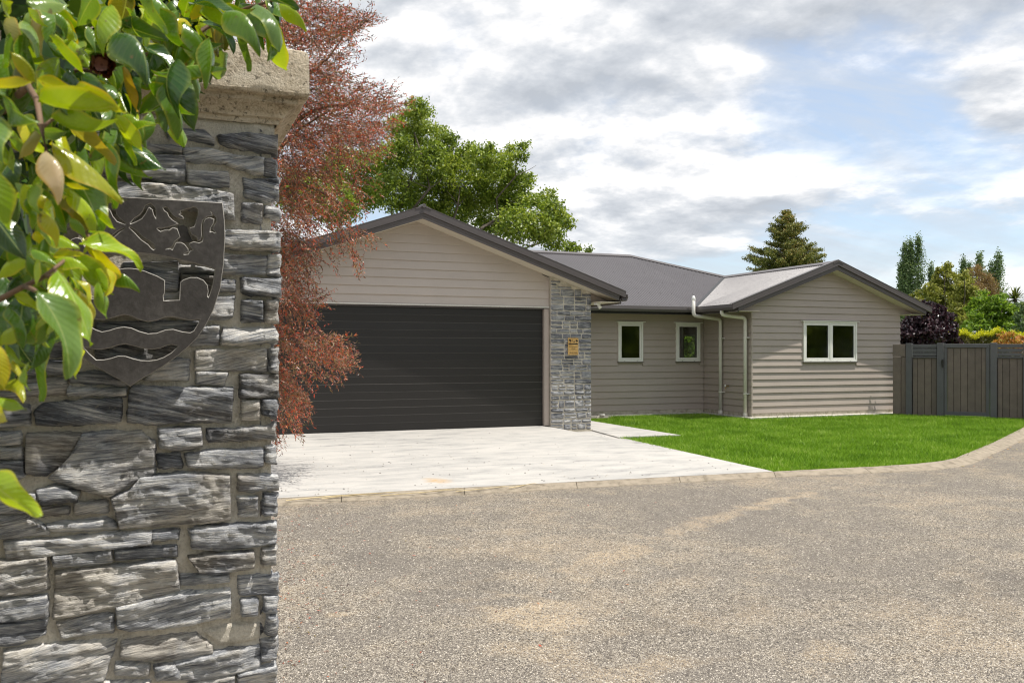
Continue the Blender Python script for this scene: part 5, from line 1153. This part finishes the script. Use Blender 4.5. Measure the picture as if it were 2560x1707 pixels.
uvl = me.uv_layers.new(name='UVMap'); uvl.data.foreach_set('uv', [c for u_ in JU for c in u_])
me.polygons.foreach_set('material_index', JI); me.polygons.foreach_set('use_smooth', [True] * len(JF)); me.update()
o = bpy.data.objects.new('inner_leaves', me); put(o, CA, WL[CA.name]); o['kind'] = 'stuff'
# remaining mass of the bush (left, outside and behind) as one foliage part
def leafquads(P, L, Wd, seed=1, droop=.3):
    n = len(P); ax = NR.randn(n, 3); ax[:, 2] -= droop * 2; ax /= np.linalg.norm(ax, axis=1)[:, None]
    s_ = np.cross(ax, NR.randn(n, 3)); s_ /= np.linalg.norm(s_, axis=1)[:, None]
    L = L[:, None]; Wd = Wd[:, None]; V = np.stack([P - ax * L / 2, P + s_ * Wd / 2, P + ax * L / 2, P - s_ * Wd / 2], 1)
    return V.reshape(-1, 3), np.arange(n * 4).reshape(n, 4)
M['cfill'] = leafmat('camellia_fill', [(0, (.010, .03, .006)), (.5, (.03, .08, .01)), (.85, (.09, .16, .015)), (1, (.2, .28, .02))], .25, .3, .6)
n = 9500; P = np.stack([NR.uniform(-1.5, -.10, n), NR.uniform(1.3, 2.4, n), NR.uniform(1.0, 3.0, n)], 1)
dd_ = P[:, 0] * S_ + P[:, 1] * C_; pxs = 1280 + F * (P[:, 0] * C_ - P[:, 1] * S_) / dd_; pys = HZ - F * (P[:, 2] - EYE) / dd_
k = (pxs < 320 - np.clip((pys - 250) * .75, -120, 400)) ; P = P[k]
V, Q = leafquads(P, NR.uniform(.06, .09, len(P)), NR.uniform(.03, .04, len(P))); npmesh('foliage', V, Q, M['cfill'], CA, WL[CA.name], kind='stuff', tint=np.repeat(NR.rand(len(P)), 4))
n = 900; px_ = NR.uniform(250, 520, n); py_ = NR.uniform(-60, 150, n); d_ = NR.uniform(1.75, 2.2, n)
k = py_ < 180 - (px_ - 250) * .42; px_, py_, d_ = px_[k], py_[k], d_[k]; l_ = (px_ - 1280) / F * d_
P = np.stack([d_ * S_ + l_ * C_, d_ * C_ - l_ * S_, EYE + (HZ - py_) * d_ / F], 1)
V, Q = leafquads(P, NR.uniform(.06, .09, len(P)), NR.uniform(.03, .04, len(P))); npmesh('foliage', V, Q, M['cfill'], CA, WL[CA.name], kind='stuff', tint=np.repeat(NR.rand(len(P)) * .7, 4))
# branches
def br(P, r0, r1, mat='twig', nm='branch'):
    pts = [PD(*p) for p in P]; n_ = len(pts); MB().tube(pts, [r0 + (r1 - r0) * i / (n_ - 1) for i in range(n_)], 8).build(nm, M[mat], CA, pts[0], smooth=True)
br([(-300, 320, 1.5), (-60, 230, 1.4), (120, 190, 1.35), (250, 172, 1.3), (300, 152, 1.35), (380, 138, 1.42), (460, 118, 1.45), (500, 80, 1.48), (560, 42, 1.5), (620, 20, 1.5), (690, 0, 1.46)], .008, .0022)
br([(-120, 800, .9), (0, 748, .86), (60, 716, .84), (110, 692, .84), (150, 660, .86), (196, 622, .92)], .0034, .0014); br([(110, 692, .84), (136, 690, .8), (144, 676, .8)], .002, .0015)
br([(60, 716, .84), (80, 722, .8), (90, 728, .78)], .0025, .0018); br([(70, 215, .95), (92, 250, .86), (104, 320, .83), (116, 380, .82), (140, 450, .86)], .0035, .0015)
br([(104, 320, .83), (130, 300, .84), (164, 290, .85)], .002, .0012); br([(-100, 520, 1.1), (60, 480, 1.05), (150, 500, 1.0), (212, 570, 1.0), (230, 610, .97)], .005, .0014)
br([(-400, 560, 1.3), (-200, 420, 1.35), (-20, 300, 1.3), (70, 215, .98)], .014, .004)
tr_ = [Vector((-1.1, 1.4, -.05)), Vector((-1.08, 1.42, .6)), Vector((-1.0, 1.45, 1.2)), Vector((-.95, 1.42, 1.75)), Vector((-.85, 1.45, 2.3))]
MB().tube(tr_, [.05, .04, .034, .028, .016], 10).build('trunk', M['twig'], CA, tr_[0], smooth=True)
# withered flower: ruffled petals
fc = PD(256, 163, 1.12); wv, wf_ = [], []
for i in range(46):
    d0 = Vector((R.gauss(0, 1), R.gauss(0, 1), R.gauss(0, 1))).normalized(); s0 = d0.cross(Vector((R.random(), R.random(), R.random()))).normalized(); u0 = d0.cross(s0); r0 = R.uniform(.006, .013)
    c0 = fc + d0 * r0; n0 = len(wv); a = R.uniform(.006, .010)
    for k in range(5): wv.append(c0 + s0 * a * math.cos(k * 1.257) + u0 * a * math.sin(k * 1.257) + d0 * R.uniform(-.004, .005))
    wv.append(c0 - d0 * .003); wf_ += [(n0 + k, n0 + (k + 1) % 5, n0 + 5) for k in range(5)]
mesh('withered_flower', wv, wf_, M['wither'], CA, fc, smooth=True)

# ------------------------------------------------------------------ trees
def tubes(mb, P0, P1, r0, r1, sag=.0, n=7, sides=7, wob=.06):
    P0, P1 = Vector(P0), Vector(P1); L = (P1 - P0).length; pts = []
    for i in range(n + 1):
        t = i / n; p = P0.lerp(P1, t); w_ = L * wob * math.sin(math.pi * t)
        p = p + Vector((noise.noise(p * .9), noise.noise(p * .9 + Vector((9, 0, 0))), noise.noise(p * .9 + Vector((0, 9, 0))))) * w_ * 1.6 + Vector((0, 0, sag * math.sin(math.pi * t)))
        pts.append(p)
    mb.tube(pts, [r0 + (r1 - r0) * i / n for i in range(n + 1)], sides); return pts
def dpt(px, py, d): return PD(px, py, d)
def crown_pts(blobs, dens, sub=.26, nper=34, flat=.7, shell=.62):
    "blobs: (centre Vector, radius); returns leaf positions in sub-clumps biased to the shell"
    out = []
    for c, r in blobs:
        m_ = max(4, int(dens * r * r))
        u = NR.randn(m_, 3); u /= np.linalg.norm(u, axis=1)[:, None]; rad = (shell + (1 - shell) * NR.rand(m_) ** .6) * r * NR.uniform(.75, 1.12, m_)
        cc = np.array(c) + u * rad[:, None]
        sz = sub * r ** .4 * NR.uniform(.6, 1.3, m_)
        q = np.repeat(cc, nper, 0) + NR.randn(m_ * nper, 3) * np.repeat(sz, nper)[:, None] * np.array([1, 1, flat]) * .55
        out.append(q)
    return np.concatenate(out)
def plant(name, root_at, label, cat, matn, P, L, Wd, droop=.2, group=None, trunk=None, bark='bark'):
    e = empty(name, root_at, label, cat, group)
    V, Q = leafquads(P, NR.uniform(L * .7, L * 1.3, len(P)), NR.uniform(Wd * .7, Wd * 1.3, len(P)), droop=droop)
    npmesh('crown', V, Q, M[matn], e, root_at, tint=np.repeat(NR.rand(len(P)), 4))
    if trunk: trunk.build('trunk', M[bark], e, root_at, smooth=True)
    return e
# copper tree between pillar and garage: twigs with narrow leaves
cr_at = PD(545, 1250, 10.6); cr_at.z = 0
spr = []   # (px, py, rpx, depth, density, droop)
for (x, y, r, dn, dr) in ((650, 40, 60, 30, 0), (700, 20, 95, 60, 0), (770, 50, 85, 54, 0), (830, 50, 62, 34, 0), (885, 60, 40, 16, -.2), (915, 42, 24, 6, -.4), (850, 95, 60, 22, 0), (690, 110, 80, 40, .1), (760, 130, 85, 46, .1), (840, 160, 50, 16, 0), (700, 190, 80, 50, .1), (780, 210, 90, 50, .1),
        (850, 225, 70, 34, 0), (920, 240, 50, 20, -.2), (975, 250, 36, 10, -.3), (720, 280, 90, 64, .3), (810, 290, 95, 66, .2), (890, 300, 75, 44, .1), (950, 290, 55, 22, 0), (720, 360, 90, 66, .4), (800, 370, 85, 60, .4), (880, 360, 70, 34, .3), (930, 345, 40, 12, .2),
        (700, 440, 70, 56, .5), (770, 450, 85, 60, .5), (850, 440, 70, 32, .5), (905, 450, 45, 12, .3), (720, 520, 65, 40, .6), (800, 510, 75, 40, .6), (870, 500, 60, 20, .5), (700, 580, 50, 26, .6), (760, 560, 60, 30, .7), (820, 560, 60, 34, .9), (870, 580, 45, 24, .9), (920, 585, 26, 8, .2), (895, 640, 22, 12, 1.2), (845, 630, 20, 6, 1.2),
        (715, 630, 60, 44, .8), (770, 640, 45, 22, .6), (700, 700, 60, 46, .8), (755, 710, 50, 28, .6), (790, 735, 30, 12, .1), (715, 770, 55, 40, .8), (760, 770, 36, 20, .6), (700, 830, 45, 30, .6), (740, 850, 40, 22, .4),
        (790, 850, 46, 26, .2), (835, 860, 42, 26, .1), (862, 890, 24, 16, .2), (820, 905, 40, 20, .5), (760, 905, 36, 14, .6), (700, 900, 30, 14, .6), (715, 950, 40, 30, .8), (745, 985, 34, 24, .8), (760, 1010, 18, 8, .8), (705, 1020, 40, 24, 1.1), (740, 1050, 26, 12, 1.2), (698, 1080, 22, 9, 1.3),
        (600, 200, 120, 30, .3), (560, 480, 120, 30, .5), (600, 700, 100, 30, .6), (600, 900, 80, 20, .8), (450, 100, 150, 60, .2), (420, 350, 150, 60, .3), (330, 200, 120, 36, .2), (400, 560, 110, 30, .5), (500, 0, 120, 40, 0)):
    spr.append((x, y, r, R.uniform(9.9, 11.2), dn, dr))
tw = MB(); LP, LA = [], []; tcount = 0
for (x, y, r, d, dn, dr) in spr:
    for _ in range(int(dn * (2.4 if y < 300 else 2.4 if y < 420 else (1.1 if x > 780 and y < 660 else 1.8)))):
        a, q = R.uniform(0, 6.283), math.sqrt(R.random()) * r * .85
        dd2 = d + R.gauss(0, .45); p0 = PD(x + math.cos(a) * q, y + math.sin(a) * q * .95, dd2)
        # twig direction: away from the trunk, arching down
        o_ = Vector((p0.x - cr_at.x, p0.y - cr_at.y, 0)); o_ = (o_.normalized() if o_.length > .1 else Vector((1, 0, 0)))
        dirn = (o_ * R.uniform(.4, 1.1) + Vector((R.gauss(0, .35), R.gauss(0, .35), R.gauss(.25 - dr * .9, .35)))).normalized()
        L = R.uniform(.22, .46); pts = []; p = p0 - dirn * L * .5
        for i in range(6):
            pts.append(p.copy()); dirn = (dirn + Vector((0, 0, -.10 - .16 * dr))).normalized(); p = p + dirn * L / 5
        if tcount % 2 == 0: tw.tube(pts, [.0028 - .0004 * i for i in range(6)], 3)
        tcount += 1
        nl = int(L * 62)
        for i in range(nl):
            t = (i + R.random()) / nl * 4.99; j = int(t); q_ = pts[j].lerp(pts[j + 1], t - j)
            td = (pts[j + 1] - pts[j]).normalized()
            ld = (td * R.uniform(.3, 1.0) + Vector((R.gauss(0, .55), R.gauss(0, .55), R.gauss(0, .55)))).normalized()
            LP.append(q_); LA.append(ld)
LP, LA = np.array([tuple(p) for p in LP]), np.array([tuple(p) for p in LA]); n = len(LP)
s_ = np.cross(LA, NR.randn(n, 3)); s_ /= np.linalg.norm(s_, axis=1)[:, None]
Ln = NR.uniform(.03, .06, n)[:, None]; Wn = NR.uniform(.008, .014, n)[:, None]
V = np.stack([LP, LP + LA * Ln * .45 + s_ * Wn / 2, LP + LA * Ln, LP + LA * Ln * .45 - s_ * Wn / 2], 1).reshape(-1, 3)
CT = empty('copper_willow_tree', cr_at, 'reddish copper leaved willow-like tree drooping between the stone pillar and the garage', 'tree')
npmesh('crown', V, np.arange(n * 4).reshape(n, 4), M['copper'], CT, cr_at, tint=np.repeat(NR.rand(n), 4))
tw.build('twigs', M['twig'], CT, cr_at, kind='stuff')
tk = MB(); tubes(tk, cr_at + Vector((0, 0, -.05)), PD(560, 500, 10.7), .10, .055)
for (a, c_) in (((555, 700), (720, 620)), ((558, 640), (760, 450)), ((560, 520), (820, 280)), ((560, 520), (700, 100)), ((560, 500), (860, 90)), ((552, 900), (800, 870)), ((552, 900), (720, 980)), ((560, 520), (480, 80)), ((558, 560), (400, 340)), ((556, 620), (380, 540)), ((690, 460), (860, 520)), ((700, 340), (900, 260))):
    tubes(tk, PD(*a, 10.7), PD(*c_, R.uniform(10.2, 11)), .035, .008, sag=.15)
tk.build('trunk', M['twig'], CT, cr_at, smooth=True)

# broadleaf tree behind the garage
f5 = lambda x, y: (900 + x / 3.408, 220 + y / 3.408)
ob = []
for (x, y, r) in ((500, 185, 80), (430, 130, 45), (560, 230, 60), (420, 290, 120), (300, 330, 80), (560, 400, 110), (680, 420, 90), (770, 450, 70), (400, 530, 170), (230, 640, 160), (80, 640, 110), (600, 640, 180), (760, 600, 110), (900, 580, 100), (950, 510, 40), (1010, 600, 110), (1100, 550, 60), (1110, 500, 30), (1290, 545, 60), (1380, 515, 40), (1420, 480, 22), (1370, 580, 60), (1240, 620, 70), (1150, 660, 100),
        (860, 800, 210), (1150, 800, 180), (1330, 760, 90), (1425, 770, 55), (1440, 830, 40), (1300, 930, 150), (1440, 950, 80), (1580, 960, 90), (1640, 900, 36), (1640, 1040, 100), (1720, 1130, 80), (1780, 1160, 50), (1560, 1180, 150), (1350, 1180, 180), (1100, 1050, 200), (1660, 1300, 100), (1790, 1350, 60), (1850, 1385, 26), (1940, 1385, 30), (300, 880, 190), (60, 900, 160), (550, 950, 200), (800, 1050, 160), (-150, 700, 200), (-200, 1000, 200), (-500, 900, 220)):
    px, py = f5(x, y); d = 30 + R.uniform(-1.6, 1.6); ob.append((PD(px, py, d), r / 3.408 * d / F * .93))
P = crown_pts(ob, 330, sub=.30, nper=26)
oat = PD(1060, 900, 30); oat.z = 0
tk = MB(); hub = PD(1075, 760, 30); tubes(tk, oat, hub, .32, .26)
for c_ in ((1035, 330), (1035, 330), (960, 480), (1150, 470), (1210, 560), (1290, 440), (1330, 520), (1380, 600), (900, 560)):
    e_ = PD(*c_, R.uniform(29, 31)); ps = tubes(tk, hub, e_, .10, .02, wob=.12)
    for _ in range(4): q = R.choice(ps[3:]); tubes(tk, q, q + Vector((R.uniform(-1, 1), R.uniform(-.6, .6), R.uniform(.1, .5))), .018, .005)
plant('broadleaf_tree', oat, 'big green leafy tree rising behind the garage roof', 'tree', 'oak', P, .11, .052, group=None, trunk=tk)
# conifer behind the main roof
cat_ = PD(1966, 900, 70); cat_.z = 0; cl, ca_ = [], []
tk = MB(); tubes(tk, cat_, cat_ + Vector((0, 0, 12.3)), .28, .03, wob=.01)
z = 2.5
while z < 12.6:
    t = (12.65 - z) / 10.0; Rr = .15 + 3.5 * min(1, t * 2.3) ** .85 * (.86 + .14 * math.sin(z * 2.3)); nb = int(7 + 14 * t)
    for i in range(nb):
        a = R.uniform(0, 6.283); L = Rr * R.uniform(.6, 1.1); dz = R.uniform(-.15, .12) * L
        if t > .1: tubes(tk, cat_ + Vector((0, 0, z)), cat_ + Vector((math.cos(a) * L * .9, math.sin(a) * L * .9, z + dz)), .03, .01, n=3, sides=4)
        m_ = int(10 + L * 30)
        for k in range(m_):
            u = (k + .5) / m_; u = .15 + .85 * u
            cl.append((math.cos(a) * L * u, math.sin(a) * L * u, z + dz * u + .22 * L * u * u - .08 * L))
    z += .36
cl = np.array(cl) + np.array(cat_) ; P = np.repeat(cl, 6, 0) + NR.randn(len(cl) * 6, 3) * np.array([.13, .13, .08])
plant('redwood_tree', cat_, 'layered conifer standing behind the house roof with some bronze tips', 'tree', 'conifer', P, .16, .07, trunk=tk)
# poplars
def poplar(px, top, hw, label, d=92, grp='poplars in the distance', base=880):
    at = PD(px, 900, d); at.z = 0; H_ = PD(px, top, d).z; w_ = hw * d / F; pts = []
    for k in range(int(H_ * 26)):
        z = H_ * (k + R.random()) / (H_ * 26); t = z / H_
        rr_ = w_ * min(1, (1 - t) * 3.2 + .12) * (.75 + .25 * math.sin(z * 1.7 + px)) * R.uniform(.2, 1.0); a = R.uniform(0, 6.28)
        pts.append((at.x + math.cos(a) * rr_, at.y + math.sin(a) * rr_, z))
    pts = np.array(pts); P = np.repeat(pts, 20, 0) + NR.randn(len(pts) * 20, 3) * np.array([.16, .16, .34])
    tk = MB(); tubes(tk, at, (at.x, at.y, H_ * .9), .18, .03, wob=.01)
    return plant('poplar_tree', at, label, 'tree', 'poplar', P, .2, .12, droop=-.2, group=grp, trunk=tk)
for a in ((2252, 663, 9, 'short slim poplar just right of the wing gable, leftmost poplar'), (2263, 612, 12, 'slim tall poplar second from left in the tall clump'), (2276, 606, 11, 'slim poplar in the middle of the tall clump'), (2296, 596, 20, 'tallest and widest poplar at the right of the left clump'),
          (2327, 668, 6, 'tiny distant poplar tip beside the left clump'), (2408, 652, 9, 'small narrow poplar left of the rusty tree'), (2423, 664, 7, 'smallest narrow poplar touching the rusty tree'), (2449, 638, 17, 'medium poplar directly behind the rusty tree'), (2496, 637, 22, 'broad dark poplar standing furthest right'), (2479, 664, 9, 'short poplar hugging the left side of the rightmost poplar')):
    poplar(a[0], a[1], a[2] * 1.25, a[3])
# mixed shrubs and trees over the fence
def shrub(name, label, matn, blobs, d, L, Wd, dens=30, sub=.2, nper=30, jit=.8, droop=.1, cat='tree', group=None):
    bl = [(PD(x, y, d + R.uniform(-jit, jit)), r * d / F * 1.02) for x, y, r in blobs]
    xs = sum(b_[0].x for b_ in bl) / len(bl); ys = sum(b_[0].y for b_ in bl) / len(bl); at = Vector((xs, ys, 0))
    tk = MB(); hb = Vector((xs, ys, max(.5, min(b_[0].z for b_ in bl) * .7))); tubes(tk, at, hb, .12 + .002 * d, .09)
    for b_ in bl[::2]: tubes(tk, hb, b_[0], .06, .015, n=4, sides=5)
    return plant(name, at, label, cat, matn, crown_pts(bl, dens * 7, sub, nper), L * 1.15, Wd * 1.25, droop, group, tk)
shrub('cypress_tree', 'olive green feathery conifer with a spiky top beyond the fence', 'olive', [(2368, 664, 9), (2372, 680, 16), (2352, 680, 13), (2340, 700, 18), (2380, 705, 22), (2320, 735, 24), (2360, 740, 36), (2300, 760, 20), (2345, 790, 40), (2400, 740, 26), (2310, 800, 30), (2380, 800, 34), (2290, 745, 14)], 46, .15, .06, 20, .26)
shrub('cypress_tree', 'yellow olive bushy conifer between the spiky conifer and the rusty tree', 'olive', [(2405, 700, 18), (2418, 722, 24), (2400, 745, 26), (2425, 760, 30), (2395, 790, 34), (2430, 800, 30), (2410, 690, 10)], 43, .14, .06, 22, .24)
shrub('rusty_tree', 'rusty brown fine twigged tree beyond the fence', 'rust', [(2440, 680, 14), (2455, 700, 22), (2466, 725, 24), (2445, 730, 24), (2480, 745, 18), (2432, 715, 12), (2455, 760, 26)], 50, .14, .03, 24, .3)
shrub('leafy_tree', 'bright green rounded leafy tree over the fence above the golden hedge', 'green', [(2456, 745, 16), (2450, 770, 26), (2480, 760, 20), (2500, 745, 16), (2505, 775, 30), (2530, 780, 22), (2475, 800, 32), (2440, 800, 22), (2515, 810, 30), (2535, 820, 18), (2425, 775, 10)], 37, .12, .055, 26, .2)
shrub('leafy_shrub', 'small pale green bush peeping over the hedge behind the dark plum', 'green', [(2415, 820, 16), (2400, 835, 14), (2450, 815, 14), (2460, 825, 14), (2380, 830, 10)], 34, .09, .045, 40, .14, cat='shrub')
shrub('grey_green_shrub', 'grey green bush at the far right beneath the cabbage palm', 'poplar', [(2552, 770, 16), (2565, 800, 24), (2550, 825, 16), (2580, 780, 20), (2600, 800, 30)], 35, .10, .05, 30, .18, cat='shrub')
# cabbage palm
pa = PD(2545, 900, 40); pa.z = 0; pc = PD(2538, 748, 40); tk = MB(); tubes(tk, pa, pc, .12, .09)
PT = empty('cabbage_palm', pa, 'spiky cabbage palm crown at the right edge over the fence', 'palm'); fv, ff = [], []
for i in range(90):
    a, el = R.uniform(0, 6.28), R.uniform(-.5, 1.3); d0 = Vector((math.cos(a) * math.cos(el), math.sin(a) * math.cos(el), math.sin(el))); s0 = d0.cross(Vector((0, 0, 1))).normalized() * .025; L = R.uniform(.6, .95)
    q0, q1, q2 = pc, pc + d0 * L * .6, pc + d0 * L - Vector((0, 0, .22)); n0 = len(fv); fv += [q0 - s0, q0 + s0, q1 + s0, q1 - s0, q2]; ff += [(n0, n0 + 1, n0 + 2, n0 + 3), (n0 + 3, n0 + 2, n0 + 4)]
mesh('frond', fv, ff, M['olive'], PT, pa, kind='stuff'); tk.build('trunk', M['bark'], PT, pa, smooth=True)
shrub('plum_tree', 'dark purple leaved plum tree tucked beside the wing over the fence', 'plum', [(2318, 768, 16), (2345, 775, 18), (2300, 790, 30), (2335, 800, 34), (2362, 800, 24), (2280, 820, 34), (2320, 838, 36), (2360, 835, 28), (2378, 850, 18), (2262, 840, 26), (2385, 815, 8), (2300, 870, 40), (2350, 880, 34), (2270, 880, 30)], 27, .085, .045, 60, .15)
# golden hedge
hA, hB = PD(2360, 881, 31), PD(2720, 881, 29.5); HG = empty('clipped_hedge', (hA.x, hA.y, 0), 'long clipped hedge with golden yellow top growth behind the fence', 'hedge')
n = 26000; t = NR.rand(n); x = hA.x + (hB.x - hA.x) * t; y = hA.y + (hB.y - hA.y) * t; dirh = Vector((hB.x - hA.x, hB.y - hA.y)).normalized()
off = NR.uniform(-.45, .45, n); topz_ = 2.12 + .07 * np.sin(t * 21) + .05 * np.sin(t * 53); z = NR.uniform(.2, 1, n) ** .7 * topz_
P = np.stack([x - dirh.y * off, y + dirh.x * off, z], 1); V, Q = leafquads(P, NR.uniform(.05, .10, n), NR.uniform(.02, .035, n)); npmesh('hedge_body', V, Q, M['hedge'], HG, WL[HG.name], tint=np.repeat(NR.rand(n), 4))
n = 9000; t = NR.rand(n); off = NR.uniform(-.5, .5, n); P = np.stack([hA.x + (hB.x - hA.x) * t - dirh.y * off, hA.y + (hB.y - hA.y) * t + dirh.x * off, 2.12 + .07 * np.sin(t * 21) + .05 * np.sin(t * 53) + np.abs(NR.randn(n)) * .075 - .05], 1)
V, Q = leafquads(P, NR.uniform(.06, .10, n), NR.uniform(.03, .045, n), droop=-.4); npmesh('top_growth', V, Q, M['yellow'], HG, WL[HG.name], tint=np.repeat(NR.rand(n), 4))
shrub('orange_shrub', 'orange tipped shrub at the right in front of the golden hedge', 'orange', [(2500, 852, 16), (2525, 846, 16), (2548, 850, 14), (2512, 866, 18), (2540, 868, 18), (2570, 856, 16), (2590, 860, 16)], 27.5, .09, .03, 50, .14, cat='shrub', droop=-.5)
# trees seen through the corner window, right of the house
shrub('leafy_tree', 'green tree right behind the house seen through the corner window', 'green', [(1700, 830, 40), (1740, 840, 50), (1720, 900, 50), (1780, 880, 40), (1680, 900, 40)], 40, .12, .06, 30, .2)

for i, (x, y, h, r_) in enumerate(((17, -7, 6.5, 3.0), (24, -10, 8, 3.8), (32, -7, 7.5, 3.6), (40, -2, 9, 4.0), (47, 5, 8, 3.8), (12, -13, 7, 3.2))):
    at = Vector((x, y, 0)); bl = [(at + Vector((R.uniform(-.5, .5) * r_, R.uniform(-.5, .5) * r_, h * q)), r_ * s_q) for q, s_q in ((.25, .7), (.45, .85), (.45, .8), (.6, .8), (.78, .6), (.9, .35))]
    tk = MB(); tubes(tk, at, at + Vector((0, 0, h * .7)), .2, .06)
    plant('street_tree', at, 'dark green tree across the drive, seen only as a reflection in the window glass', 'tree', 'oak', crown_pts(bl, 9, .6, 26), .42, .26, group='trees across the drive', trunk=tk)
